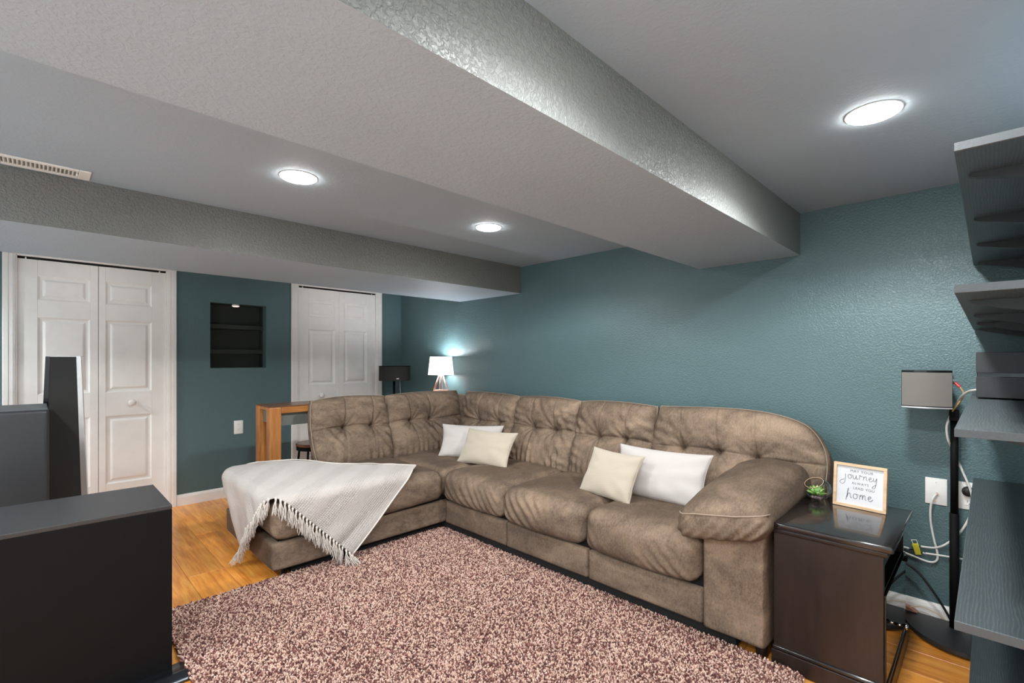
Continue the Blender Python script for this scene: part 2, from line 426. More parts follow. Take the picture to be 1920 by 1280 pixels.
def door(name, d, split, leaves, knob):
    root = thing(name, None, None, (0, (d[0]+d[1])/2, 0), kind='structure')
    zt = 2.012
    for (ya, yb, pa, pb) in leaves:
        X = -0.012; bm = bmesh.new()
        rows = [(1.714, 1.896), (1.008, 1.587), (0.271, 0.818)]
        zs = [0.012]+[v for r in reversed(rows) for v in r]+[zt]
        # stiles and rails
        box(bm, X-0.033, X, ya, pa, 0.012, zt, 0.002, 1); box(bm, X-0.033, X, pb, yb, 0.012, zt, 0.002, 1)
        for i in range(0, len(zs), 2): box(bm, X-0.033, X, pa, pb, zs[i], zs[i+1])
        leaf = obj('door_leaf', bm, M['door'], root)
        for (za, zb) in rows:
            pm = bmesh.new()
            # raised panel: sloped border down into a groove, flat field
            prof = [(0.0, 0.0), (0.012, -0.010), (0.026, -0.011), (0.040, -0.003), (0.046, -0.002)]
            loops = []
            for (ins, dep) in prof:
                loops.append([pm.verts.new((X+dep, yy, zz)) for yy, zz in ((pa+ins, za+ins), (pb-ins, za+ins), (pb-ins, zb-ins), (pa+ins, zb-ins))])
            for A, B in zip(loops, loops[1:]):
                for k in range(4): pm.faces.new((A[k], A[(k+1) % 4], B[(k+1) % 4], B[k]))
            pm.faces.new(loops[-1])
            bk = [pm.verts.new((X-0.03, v.co.y, v.co.z)) for v in loops[0]]
            for k in range(4): pm.faces.new((bk[k], bk[(k+1) % 4], loops[0][(k+1) % 4], loops[0][k]))
            pm.faces.new(bk[::-1]); bmesh.ops.recalc_face_normals(pm, faces=pm.faces)
            obj('door_panel', pm, M['door'], leaf)
    obj('door_track', nb(-0.05, -0.012, d[0]+0.008, d[1]-0.008, 2.018, 2.028), M['black_void'], root)
    for yy in (d[0]+0.05, d[1]-0.05): obj('pivot_pin', nl([(0.005, 2.011), (0.005, 2.024)], (-0.014, yy, 0), 10), M['plastic_white'], root)
    obj('knob', nl([(0.0, 0.040), (0.016, 0.039), (0.024, 0.033), (0.026, 0.026), (0.019, 0.015), (0.010, 0.010), (0.010, 0.0), (0.016, -0.012)], (0, knob[0], knob[1]), 20, 'X'), M['white'], root, True)
    return root
door('door_1', D1, -2.745, [(-3.196, -2.7465, -3.088, -2.796), (-2.7435, -2.308, -2.702, -2.406)], (-2.539, 0.92))
door('door_2', D2, -0.765, [(-1.202, -0.7655, -1.095, -0.815), (-0.7645, -0.334, -0.711, -0.441)], (-0.968, 0.895))

def baseboard(name, bmf):
    struct(name, bmf, M['white'])
def bbx(a, b):   # on sofa wall
    return npr([(0, 0), (-0.014, 0), (-0.014, 0.065), (-0.010, 0.078), (-0.006, 0.086), (0, 0.088)], 'X', a, b)
def bby(a, b):
    return npr([(0, 0), (0.014, 0), (0.014, 0.072), (0.010, 0.086), (0.006, 0.094), (0, 0.096)], 'Y', a, b)
baseboard('baseboard_sofa', bbx(0, XR)); baseboard('baseboard_left_1', bby(D1[1]+0.068, D2[0]-0.068)); baseboard('baseboard_left_2', bby(D2[1]+0.068, -0.014))
baseboard('baseboard_left_3', bby(YB, D1[0]-0.068))

# unseen pale carpet, added in the rear to bounce soft light
t = thing('carpet', 'pale carpet added in the unseen rear of the basement to bounce light', 'carpet', (2.7, -5.3, 0))
obj('bounce_carpet_sheet', nb(0.02, XR-0.02, YB+0.02, -3.75, 0.0, 0.012, 0.003, 1), plain('bounce_carpet', (226, 230, 232), 0.9, bump=(400, 0.3, 0.003)), t)

# ------------------------------------------------------------------ ceiling lamps
def downlight(x, y, label, gain=1.0):
    t = thing('recessed_light', label, 'ceiling light', (x, y, ZC), group='recessed ceiling lights')
    obj('trim_ring', nl([(0.0766, 0.0), (0.081, 0.0), (0.081, -0.002), (0.079, -0.003), (0.0766, -0.003), (0.0766, 0.0)], (x, y, ZC-0.0003), 40, close=False), M['white'], t, True)
    ld = bpy.data.lights.new('downlight_bulb', 'AREA'); ld.shape = 'DISK'; ld.size = 0.145; ld.energy = LAMP_W*gain; ld.color = LAMP_COLOR
    ld.use_nodes = True; nt_ = ld.node_tree; em = nt_.nodes['Emission']; ge = nt_.nodes.new('ShaderNodeNewGeometry')
    dt = nt_.nodes.new('ShaderNodeVectorMath'); dt.operation = 'DOT_PRODUCT'; cr_ = nt_.nodes.new('ShaderNodeValToRGB'); el = cr_.color_ramp.elements
    while len(el) < len(LAMP_CURVE): el.new(0.5)
    for e_, (p_, v_) in zip(el, LAMP_CURVE): e_.position = p_; e_.color = (v_, v_, v_, 1)
    ab = nt_.nodes.new('ShaderNodeMath'); ab.operation = 'ABSOLUTE'
    nt_.links.new(ge.outputs['Incoming'], dt.inputs[0]); nt_.links.new(ge.outputs['Normal'], dt.inputs[1]); nt_.links.new(dt.outputs['Value'], ab.inputs[0])
    nt_.links.new(ab.outputs[0], cr_.inputs[0]); nt_.links.new(cr_.outputs[0], em.inputs['Strength'])
    lo = bpy.data.objects.new('downlight_bulb', ld); COL.objects.link(lo); lo.parent = t; lo.location = (0, 0, -0.016)
    obj('lens', nl([(0.0, -0.014), (0.03, -0.0135), (0.055, -0.012), (0.070, -0.009), (0.0765, -0.005), (0.0765, -0.0005)], (x, y, ZC), 40), M['lens'], t, True)
downlight(2.752, -2.245, 'lit recessed light nearest the ceiling vent, left of the wide beam')
downlight(2.750, -1.075, 'small lit recessed light between soffit and beam, closest to the sofa wall')
downlight(4.705, -1.090, 'lit recessed light right of the beam above the nightstand', 1.8)
downlight(4.705, -2.245, 'lit recessed light right of the beam, above the frame')
for k_, (hx, hy) in enumerate(((2.75, -3.75), (4.75, -3.75), (0.6, -4.4), (2.75, -5.0), (4.75, -5.0), (0.6, -5.8), (2.75, -6.2), (4.75, -6.2))):  # unseen rear lamps, added to give soft fill light
    downlight(hx, hy, 'unseen recessed light added behind the camera for soft fill', 1.15)

M['opal'] = emit('opal_fill_glow', (255, 250, 244), 2.6)
for hy in (-2.78, -0.80):  # unseen fill lights, added to brighten the upper closet doors
    t = thing('fill_light', 'unseen opal fill light added behind the soffit to brighten a closet door', 'ceiling light', (0.52, hy, ZC), group='added fill lights before the closets')
    obj('base_ring', nl([(0.165, 0.0), (0.165, -0.018), (0.155, -0.018)], (0.52, hy, ZC-0.0003), 32, close=False), M['white'], t, True)
    obj('diffuser', nl([(0.155, -0.016), (0.150, -0.035), (0.12, -0.055), (0.06, -0.068), (0.0, -0.071)], (0.52, hy, ZC), 32), M['opal'], t, True)

# ceiling register
VX0, VX1, VY0, VY1 = 2.030, 2.160, -3.235, -2.919
t = thing('ceiling_vent', 'white louvred register on the ceiling beside the soffit', 'vent', (2.095, -3.077, ZC))
bm = bmesh.new(); zt, zb = ZC-0.0003, ZC-0.007
box(bm, VX0, VX1, VY0, VY0+0.036, zb, zt, 0.002, 1); box(bm, VX0, VX1, VY1-0.040, VY1, zb, zt, 0.002, 1)
box(bm, VX0, VX0+0.026, VY0+0.036, VY1-0.040, zb, zt, 0.002, 1); box(bm, VX1-0.026, VX1, VY0+0.036, VY1-0.040, zb, zt, 0.002, 1)
obj('vent_frame', bm, M['plastic_white'], t)
obj('vent_backing', nb(VX0+0.02, VX1-0.02, VY0+0.03, VY1-0.035, ZC-0.0015, zt), M['slate'], t)
for i in range(19):
    yy = VY0+0.042+i*0.0132
    obj('slat', npr([(yy, zb+0.0005), (yy+0.004, zb+0.0005), (yy+0.0075, zt-0.0013), (yy+0.0045, zt-0.0013)], 'X', VX0+0.024, VX1-0.024), M['plastic_white'], t)
obj('lever', nl([(0.0, -0.014), (0.004, -0.014), (0.0045, -0.006)], (2.095, VY1-0.046, ZC), 10), M['plastic_white'], t)

# puck light in the niche
t = thing('puck_light', 'small round puck light stuck under the top of the wall niche', 'light', (-0.055, -1.76, NZ1))
obj('housing', nl([(0.0, -0.002), (0.030, -0.0005), (0.031, -0.013)], (-0.055, -1.76, NZ1), 24), M['plastic_white'], t, 'auto')
obj('lens', nl([(0.0305, -0.013), (0.0305, -0.017), (0.022, -0.022), (0.0, -0.023)], (-0.055, -1.76, NZ1), 24), M['puck'], t, True)

# ------------------------------------------------------------------ sectional sofa
sofa = thing('sectional_sofa', 'brown taupe velvet L-shaped sectional sofa with tufted backs along the teal wall', 'sofa', (2.8, -0.6, 0))
SF = M['sofa']
def wr(p, s, a):     # cloth unevenness
    return a*(noise.noise(Vector(p)*s)+0.5*noise.noise(Vector(p)*s*2.3+Vector((7, 3, 1))))

# bases
def base_fn(p, q):
    n = wr(p, 5.0, 0.004); return p+Vector((0, 0, 0))+Vector((q[0]*n if abs(q[0]) == 1 else 0, q[1]*n if abs(q[1]) == 1 else 0, 0))
ZB = 0.062
for (a, b) in ((2.125, 2.772), (2.774, 3.417), (3.419, 4.062)):
    obj('base_panel', soft(a, b, -0.945, -0.06, ZB, 0.224, 0.012, (18, 8, 8), base_fn), SF, sofa, True)
obj('base_panel', soft(1.16, 2.116, -2.145, -0.06, ZB, 0.224, 0.016, (14, 24, 8), base_fn), SF, sofa, True)
obj('dust_cover_shade', nb(2.08, 4.20, -0.930, -0.10, 0.016, 0.07), M['black_void'], sofa)  # dust cover, lowered and blackened to stand in for shadow under the sofa
obj('dust_cover_shade', nb(1.25, 2.08, -0.60, -0.10, 0.03, 0.07), M['black_void'], sofa)
obj('dust_cover_shade', nb(1.28, 2.07, -2.03, -0.60, 0.016, 0.07), M['black_void'], sofa)
for (fx, fy) in ((4.295, -0.904), (2.2, -0.12), (4.27, -0.12), (3.42, -0.90), (2.03, -2.06), (1.25, -2.06), (1.25, -0.12), (2.06, -0.86)):
    z0 = 0.0345 if (fx > 2.1 and fy < -0.85) else 0.0
    z0 = 0.0
    obj('foot', nl([(0.020, z0), (0.026, 0.055)], (fx, fy, 0), 14), M['espresso'], sofa)

obj('seat_gap_shade', nb(2.10, 4.06, -0.915, -0.10, 0.215, 0.30), M['black_void'], sofa)  # black boxes that draw the shadow line under the seat cushions
obj('seat_gap_shade', nb(1.20, 2.085, -2.11, -0.10, 0.215, 0.30), M['black_void'], sofa)
# seat cushions
def seat(x0, x1, y0, y1, fx, fy, crown=0.022, seed=0.0, tuck=True):
    """fx/fy: 1 where the cushion faces +X / -Y with a waterfall front"""
    z0, z1 = 0.250, 0.455
    def fn(p, q):
        u = (p.x-x0)/(x1-x0)*2-1; v = (p.y-y0)/(y1-y0)*2-1
        up = max(0, q[2]) if abs(q[2]) < 1 else (1 if q[2] > 0 else 0)
        o = Vector((0, 0, 0))
        cr = max(0, 1-u**4)*max(0, 1-v**4)
        if q[2] > -0.99:
            o.z += crown*cr*max(0, q[2])
        front = 0.0
        if fy: front = max(0, min(1, (-v-0.55)/0.45)); o.y -= 0.030*front*(1-min(1, abs(u))**6)*(1-((p.z-0.35)/0.13)**2 if abs(p.z-0.35) < 0.13 else 0)
        if fx: f2 = max(0, min(1, (u-0.55)/0.45)); o.x += 0.022*f2*(1-((p.z-0.35)/0.13)**2 if abs(p.z-0.35) < 0.13 else 0); front = max(front, f2)
        # squarer lower edge at the front
        low = max(0, min(1, (0.33-p.z)/0.05))
        if fy and front > 0.3: o.y -= max(0, min(0.062, p.y-y0))*0.55*low
        if fx and f2 > 0.3: o.x += max(0, min(0.062, x1-p.x))*0.55*low
        # sagging lower lip, lowest near one corner
        if front > 0.3 and p.z < 0.34:
            s = u if fy else v
            o.z -= 0.018*(1-abs(s)**3)*front*(0.34-p.z)/0.1
        # diagonal pleats on the front face
        s = p.x if fy else p.y
        m = max(0, noise.noise(Vector((s*2.6+seed, 2.0, p.z*3)))+0.35)*front
        w = 0.0075*math.sin((s*1.0+p.z*0.9)*95+6*noise.noise(Vector((s*3, seed, p.z*5))))*m
        e = 0.006*math.sin(p.z*70+seed)*math.exp(-(1-abs(u))/0.05)*(1 if fy else 0)
        o.y -= (w+e)*fy; o.x += w*fx
        o.z += wr(p, 4.0, 0.006)+wr(p, 11.0, 0.002)
        return p+o
    return obj('seat_cushion', soft(x0, x1, y0, y1, z0, z1, 0.062, (72, 52, 26), fn), SF, sofa, True)
seat(2.140, 2.771, -0.975, -0.22, 0, 1, seed=1.0)
seat(2.774, 3.416, -0.980, -0.22, 0, 1, seed=4.0)
seat(3.419, 4.058, -0.980, -0.22, 0, 1, seed=9.0)
seat(1.30, 2.136, -0.975, -0.20, 0, 0, seed=2.0, crown=0.014)
seat(1.17, 2.140, -2.160, -0.972, 1, 0, seed=6.0, crown=0.020)
def back_cushion(o, ux, uy, nrm, Wd, H, cr, e, T, tufts, hs, vseams=True, seed=0.0, nu=150, nv=116, pleat=1.0, name='back_cushion'):
    """tufted pillow back. o: lower-left corner; cr: corner rounding bl, br, tr, tl"""
    o, ux, uy, nrm = Vector(o), Vector(ux).normalized(), Vector(uy).normalized(), Vector(nrm).normalized()
    bm = bmesh.new()
    def place(u, v):
        wl, wr_, wb, wt = (1-u)/2, (1+u)/2, (1-v)/2, (1+v)/2
        c = cr[0]*wl*wb+cr[1]*wr_*wb+cr[2]*wr_*wt+cr[3]*wl*wt
        x = u*math.sqrt(max(0, 1-c*v*v/2)); y = v*math.sqrt(max(0, 1-c*u*u/2))
        return (x+1)/2*Wd, (y+1)/2*H
    def depth(u, v):
        x, y = place(u, v)
        P = lambda t, n: max(0, 1-abs(t)**n)**0.5
        d = T*P(u, 5)*P(v, 5)
        edge = min(1, P(u, 4)*P(v, 4)*1.4)
        d += edge*(wr((x+seed, y, seed), 5, 0.008)+wr((x, y+seed, 0), 14, 0.0025))
        # bulge of the two rolls above and below the tuft line
        ty = tufts[0][1] if tufts else H*0.52
        d -= 0.026*math.exp(-((y-ty)/0.08)**2)*edge
        if hs: d -= 0.016*math.exp(-abs((y-ty-0.008*math.sin(x*9+seed))/0.008)**1.4)*edge
        for (tx, tyy) in tufts:
            rx, ry = x-tx, y-tyy; r = math.hypot(rx, ry); th = math.atan2(ry, rx)
            d -= (0.052*math.exp(-(r/0.020)**1.3)+0.020*math.exp(-(r/0.080)**2))*edge
            d += 0.0095*math.sin(10*th+seed*3+2*noise.noise(Vector((rx*9, ry*9, seed))))*(r/(r+0.03))*math.exp(-r/0.075)*edge
            if vseams: d -= 0.008*math.exp(-((rx+0.10*(y-tyy)*(1 if seed % 2 < 1 else -1))/0.006)**2)*edge*(1 if y > tyy else 0.5)
        # gathers along the bottom and the sides
        eb = math.exp(-y/0.07); d += pleat*0.013*math.sin(x*110+5*noise.noise(Vector((x*5, seed, 0))))*eb*edge*max(0, 0.35+noise.noise(Vector((x*6, seed*2, 1))))*1.6
        for side in (x, Wd-x):
            es = math.exp(-side/0.085); d += pleat*0.009*math.sin(y*85+x*30+6*noise.noise(Vector((y*5, seed, 3))))*es*edge
        dg = max(0, noise.noise(Vector((x*3.5+seed*5, y*3.5, 5)))-0.05)
        d += 0.012*math.sin((x*0.8+y*0.55)*90+seed)*dg*edge
        return d
    S = lambda k, n: math.sin(PI/2*(2*k/n-1))*0.35+0.65*(2*k/n-1)
    front = [[None]*(nv+1) for _ in range(nu+1)]; back = [[None]*(nv+1) for _ in range(nu+1)]
    for i in range(nu+1):
        for j in range(nv+1):
            u, v = S(i, nu), S(j, nv); x, y = place(u, v); p = o+ux*x+uy*y
            front[i][j] = bm.verts.new(p+nrm*(e+depth(u, v)))
    for i in range(nu):
        for j in range(nv): bm.faces.new((front[i][j], front[i+1][j], front[i+1][j+1], front[i][j+1]))
    rim = [(i, 0) for i in range(nu)]+[(nu, j) for j in range(nv)]+[(i, nv) for i in range(nu, 0, -1)]+[(0, j) for j in range(nv, 0, -1)]
    cen = o+ux*Wd/2+uy*H/2
    prev = [front[i][j] for i, j in rim]; base = [v.co.copy() for v in prev]
    for (k, sc) in ((0.75, 1.016), (0.5, 1.024), (0.25, 1.016), (0.0, 1.0)):
        ring = []
        for b in base:
            q = b-nrm*e*(1-k); f = cen+nrm*((q-cen).dot(nrm)); ring.append(bm.verts.new(f+(q-f)*sc))
        for a in range(len(rim)):
            b2 = (a+1) % len(rim); bm.faces.new((ring[a], ring[b2], prev[b2], prev[a]))
        prev = ring
    bm.faces.new(prev[::-1])
    bmesh.ops.recalc_face_normals(bm, faces=bm.faces)
    c = obj(name, bm, SF, sofa, True)
    # welt along the seam between front and boxing
    pts = [b+nrm*0.001 for b in base[::2]]; pts.append(pts[0])
    obj('welt', nt(pts, 0.0032, 6, caps=False), M['welt'], c, True)
    return c
# main run (faces -Y)
UYM = Vector((0, 0.17, 0.55)); NM = Vector((0, -0.55, 0.17)); HM = UYM.length
def main_cushion(x0, x1, cr, tx, seed, Hs=1.0, top=0.0):
    back_cushion((x0, -0.285, 0.405), (1, 0, 0), UYM, NM, x1-x0, HM*Hs, cr, 0.055, 0.085, [(q-x0, 0.315) for q in tx], True, True, seed)
main_cushion(1.440, 2.165, (0.10, 0.10, 0.22, 0.06), (1.72, 1.98), 1.3)
main_cushion(2.150, 2.815, (0.10, 0.12, 0.22, 0.22), (2.40, 2.62), 2.1)
main_cushion(2.800, 3.440, (0.12, 0.12, 0.20, 0.22), (3.02, 3.235), 3.7)
main_cushion(3.425, 4.400, (0.12, 0.34, 0.78, 0.22), (3.64, 3.86, 4.07), 4.4, 1.015)
# return run (faces +X): u runs along +Y
UYR = Vector((-0.17, 0, 0.55)); NR = Vector((0.55, 0, 0.17))
def ret_cushion(y0, y1, cr, ty, seed):
    back_cushion((1.375, y0, 0.405), (0, 1, 0), UYR, NR, y1-y0, HM, cr, 0.055, 0.085, [(q-y0, 0.315) for q in ty], True, True, seed)
ret_cushion(-1.615, -0.945, (0.34, 0.10, 0.20, 0.36), (-1.36, -1.12), 5.2)
ret_cushion(-0.960, -0.150, (0.10, 0.10, 0.04, 0.24), (-0.74, -0.53), 6.6)
# back shells
def rrect(x0, x1, z0, z1, rl, rr, n=8):
    pts = [(x0, z0), (x1, z0)]
    for k in range(n+1): a = PI/2*k/n; pts.append((x1-rr+rr*math.cos(a), z1-rr+rr*math.sin(a)))
    for k in range(n+1): a = PI/2*k/n; pts.append((x0+rl-rl*math.sin(a), z1-rl+rl*math.cos(a)))
    return pts
bm = npr(rrect(1.16, 4.395, 0.27, 0.925, 0.03, 0.26), 'Y', -0.185, -0.035)
bmesh.ops.bevel(bm, geom=[e for e in bm.edges if abs((e.verts[0].co-e.verts[1].co).y) < 1e-6], offset=0.02, segments=2, affect='EDGES'); obj('back_frame', bm, SF, sofa, 'auto')
bm = npr(rrect(-1.545, -0.10, 0.27, 0.925, 0.12, 0.03), 'X', 1.145, 1.275)
bmesh.ops.bevel(bm, geom=[e for e in bm.edges if abs((e.verts[0].co-e.verts[1].co).x) < 1e-6], offset=0.02, segments=2, affect='EDGES'); obj('back_frame', bm, SF, sofa, 'auto')

# arm: boxed front and overstuffed pad
def arm_fn(p, q):
    n = wr(p, 6.0, 0.007); o = Vector((0, 0, 0))
    if q[1] == -1: o.y += n-0.004*math.sin((p.x*0.7+p.z)*60)*max(0, 0.3-abs(p.z-0.33))*1.5
    if q[0] == 1: o.x += n
    return p+o
obj('arm', soft(4.064, 4.330, -0.965, -0.06, ZB, 0.565, 0.022, (16, 20, 26), arm_fn), SF, sofa, True)
def pad_fn(p, q):
    u = (p.x-3.955)/(4.36-3.955)*2-1; v = (p.y+1.02)/(0.72)*2-1
    o = Vector((0, 0, 0))
    o.z += 0.20*(p.x-4.20)*(1-0.5*max(0, (v+1)/2))
    if q[2] > 0: o.z += 0.066*max(0, 1-u*u)**0.7*max(0, 1-max(0, -v-0.2)**2)*q[2]
    o.z += 0.055*(v+1)/2-0.020*max(0, -v)**2
    o.y -= 0.030*max(0, 1-u*u)*max(0, -v)          # rounded nose
    # pleats on the front boxing
    fr = max(0, min(1, (-v-0.75)/0.25))
    o.y -= 0.009*math.sin((p.x*1.0-p.z*1.2)*105)*fr*(1 if q[2] < 0.6 else 0.2)
    o.z += wr(p, 6, 0.006)
    return p+o
pad = obj('arm_pad', soft(3.955, 4.355, -1.02, -0.30, 0.505, 0.635, 0.064, (34, 40, 16), pad_fn), SF, sofa, True)
pts = []
for k in range(25):
    u = -0.98+1.96*k/24; x = 4.155+u*0.197
    q = pad_fn(Vector((x, -1.02+0.014+0.05*abs(u)**8, 0.612)), (u, -1, 0.6)); pts.append(q+Vector((0, -0.003, 0.002)))
obj('pad_welt', nt(pts, 0.0032, 6), M['welt'], pad, True)

# ------------------------------------------------------------------ pillows
def pillow(name, mat, bl, br, Hh, lean, T, label, bow=0.09):
    bl, br = Vector(bl), Vector(br); ux = (br-bl); Wd = ux.length; ux.normalize()
    n0 = ux.cross(Vector((0, 0, 1))).normalized()       # towards the room
    up = (Vector((0, 0, 1))*math.cos(lean)-n0*math.sin(lean)).normalized(); nn = ux.cross(up).normalized()
    cen = (bl+br)/2+up*Hh/2
    root = thing(name, label, 'pillow', tuple((bl+br)/2), group='throw pillows on the sofa')
    bm = bmesh.new(); N = 40; L = []
    sd = random.random()*10
    for s in (1, -1):
        g = []
        for i in range(N+1):
            r_ = []
            for j in range(N+1):
                u, v = math.sin(PI/2*(2*i/N-1)), math.sin(PI/2*(2*j/N-1))
                x = u*(1-bow*(1-v*v)*abs(u)); y = v*(1-bow*0.9*(1-u*u)*abs(v))
                d = T*max(0, (1-u*u)*(1-v*v))**0.42
                d += (0.006*noise.noise(Vector((u*2.2+sd, v*2.2, s)))+0.003*math.sin(9*math.atan2(v, u)+sd)*min(1, u*u+v*v))*min(1, d/0.02)
                r_.append(bm.verts.new(cen+ux*x*Wd/2+up*y*Hh/2+nn*s*d))
            g.append(r_)
        for i in range(N):
            for j in range(N):
                f = (g[i][j], g[i+1][j], g[i+1][j+1], g[i][j+1]); bm.faces.new(f if s > 0 else f[::-1])
        if s == 1: L = [g[i][0].co.copy() for i in range(N)]+[g[N][j].co.copy() for j in range(N)]+[g[i][N].co.copy() for i in range(N, 0, -1)]+[g[0][j].co.copy() for j in range(N, 0, -1)]
    bmesh.ops.remove_doubles(bm, verts=bm.verts, dist=1e-5)
    obj('cover', bm, mat, root, True)
    obj('piping', nt(L+[L[0]], 0.0028, 6, caps=False), mat, root, True)
    return root
pillow('throw_pillow', M['pillow_white'], (1.73, -0.72, 0.462), (2.18, -0.43, 0.462), 0.28, 0.42, 0.055, 'white pillow in the sofa corner, half hidden behind a cream pillow')
pillow('throw_pillow', M['pillow_cream'], (2.00, -0.735, 0.462), (2.475, -0.65, 0.462), 0.29, 0.55, 0.055, 'cream lumbar pillow in front of the white pillow at the sofa corner')
pillow('throw_pillow', M['pillow_white'], (3.34, -0.60, 0.462), (3.92, -0.60, 0.470), 0.30, 0.40, 0.060, 'long white pillow leaning on the sofa back beside the padded arm')
pillow('throw_pillow', M['pillow_cream'], (3.19, -0.72, 0.462), (3.575, -0.775, 0.462), 0.29, 0.50, 0.055, 'cream pillow in front of the long white pillow near the padded arm')

# ------------------------------------------------------------------ throw blanket, folded over the chaise end
throw = thing('throw_blanket', 'ivory woven throw with tasselled edge draped over the chaise end', 'blanket', (1.9, -2.0, 0.48))
ZT, XF, YE, RF = 0.492, 2.172, -2.178, 0.05
def fold(d):   # d: distance beyond the fold line start -> (outward, drop)
    if d <= 0: return d, 0.0
    L = RF*PI/2
    if d < L: a = d/RF; return RF*math.sin(a), RF*(1-math.cos(a))
    return RF, RF+(d-L)
def drape(e1, e2):
    """e1 along the tasselled edge (0 right end .. 1.22 left end), e2 inward"""
    c1, s1 = -0.696, 0.718
    yy = -1.70+c1*e1+0.716*e2; vv = 0.055+s1*e1+0.698*e2
    dx = (ZT-RF+RF*PI/2+0.0)-vv       # beyond front edge
    dy = -(yy-(YE+RF))                # beyond the end edge
    ox, drx = fold(dx); oy, dry = fold(dy)
    x = XF-RF+ox; y = YE+RF-oy; z = ZT-drx-dry
    w = wr((e1, e2, 0), 4.5, 0.008)+wr((e1, e2, 3), 12, 0.002)
    hang = min(1, (drx+dry)/0.25)
    fl = hang*(0.012*math.sin(e1*17+1.0)+0.006*math.sin(e1*31+e2*9))
    if drx > dry: x += abs(fl)*0.9+0.004
    else: y -= abs(fl)*1.5+0.004*min(1, dry/0.03)+0.03*max(0, dry)*0.6
    top = 1-min(1, (drx+dry)/0.04)
    # crown of the seat below and a lifted roll at the chaise end
    u = (x-1.65)/0.5; v = (y+1.57)/0.6
    z += top*(0.016*max(0, 1-u**4)*max(0, 1-abs(v)**4)+abs(w)*0.8)
    z += top*0.022*math.exp(-((e1-0.86)/0.2)**2)*max(0, min(1, (e2-0.35)/0.3))
    if e1 > 0.62: x = max(x-0.13*(e1-0.62)/0.6*min(1, e2/0.40), 1.105)
    return Vector((x, y, max(z, 0.012)))
NE1, NE2 = 150, 100; L1, L2 = 1.235, 0.79
bm = bmesh.new(); G = [[bm.verts.new(drape(L1*i/NE1, L2*j/NE2*(1+0.02*math.sin(i*0.11)))) for j in range(NE2+1)] for i in range(NE1+1)]
uvl = bm.loops.layers.uv.new('UVMap')
for i in range(NE1):
    for j in range(NE2):
        f_ = bm.faces.new((G[i][j], G[i][j+1], G[i+1][j+1], G[i+1][j]))
        for lp, (a_, b_) in zip(f_.loops, ((i, j), (i, j+1), (i+1, j+1), (i+1, j))): lp[uvl].uv = (L1*a_/NE1, L2*b_/NE2)
bmesh.ops.recalc_face_normals(bm, faces=bm.faces)
bmesh.ops.solidify(bm, geom=bm.faces[:], thickness=0.004)
cloth = obj('cloth', bm, M['throw'], throw, True)
hem = [drape(0.004, L2*j/40)+Vector((0.002, 0, 0.003)) for j in range(41)]
obj('hem', nt(hem, 0.005, 6), M['tassel'], throw, True)
hem = [drape(L1*k/60, L2*1.0)+Vector((0, 0, 0.002)) for k in range(61)]
obj('hem', nt(hem, 0.004, 6), M['tassel'], throw, True)
def tassel_mesh(seed):
    r = random.Random(seed); bm = bmesh.new()
    bmesh.ops.create_icosphere(bm, subdivisions=1, radius=0.0075)
    tube(bm, [(0, 0, 0.004), (0, 0, -0.008), (0, 0, -0.020)], [0.0072, 0.0050], 6)
    for k in range(13):
        a = r.random()*2*PI; s = 0.005+0.017*r.random(); L = 0.070+0.035*r.random(); w = r.uniform(-.006, .006)
        tube(bm, [(0.002*math.cos(a), 0.002*math.sin(a), -0.012), (s*0.7*math.cos(a)+w, s*0.7*math.sin(a), -L*0.5), (s*math.cos(a+0.5)-w, s*math.sin(a+0.5), -L)], [0.0022, 0.0016], 4, smooth_n=3)
    me = bpy.data.meshes.new('tassel'); bm.to_mesh(me); bm.free(); me.materials.append(M['tassel'])
    me.polygons.foreach_set('use_smooth', [True]*len(me.polygons)); return me
TM = [tassel_mesh(k) for k in range(5)]
NTAS = 44
for k in range(NTAS):
    e = L1*(k+0.4)/NTAS; p = drape(e, 0.0); dx = p.x-(XF-0.02)
    o = bpy.data.objects.new('tassel', TM[k % 5]); COL.objects.link(o); o.parent = throw
    out = Vector((0.010, -0.004, 0)) if p.x > 2.12 else Vector((0.0, -0.012, 0))
    q = p+out
    if q.z < 0.11: q.z = max(q.z, 0.045)
    o.location = q-ORG[throw.name]
    tilt = 0.0
    if q.z < 0.105: tilt = math.acos(max(0.15, min(1, (q.z-0.008)/0.105)))
    if p.x > 2.12: o.rotation_euler = (0.10*random.uniform(-1, 1)-0.15, -0.12-tilt, random.random()*0.6)
    else: o.rotation_euler = (-0.12-tilt*1.0, 0.12*random.uniform(-1, 1), random.random()*0.6)
obj('care_label', nb(1.93, 1.935, -2.262, -2.232, 0.19, 0.23), M['plastic_white'], throw)
bpy.data.objects.remove(bpy.data.objects['care_label'])

# ------------------------------------------------------------------ shag rug
RX0, RX1, RY0, RY1, RC = 2.085, 4.470, -2.66, -0.935, 0.05
rug = thing('shag_rug', 'speckled cream and maroon shag rug on the wood floor before the sofa', 'rug', (3.28, -1.8, 0))
out = []
for (cx, cy, a0) in ((RX1-RC, RY1-RC, 0), (RX0+RC, RY1-RC, 90), (RX0+RC, RY0+RC, 180), (RX1-RC, RY0+RC, 270)):
    for k in range(7): a = math.radians(a0+15*k); out.append((cx+RC*math.cos(a), cy+RC*math.sin(a)))
obj('backing', npr(out, 'Z', 0.0005, 0.012), M['rug_back'], rug)
sp = 0.0059; xs = np.arange(RX0, RX1, sp); ys = np.arange(RY0, RY1, sp)
gx, gy = np.meshgrid(xs, ys); px = (gx+RNG.uniform(-.45, .45, gx.shape)*sp).ravel(); py = (gy+RNG.uniform(-.45, .45, gy.shape)*sp).ravel()
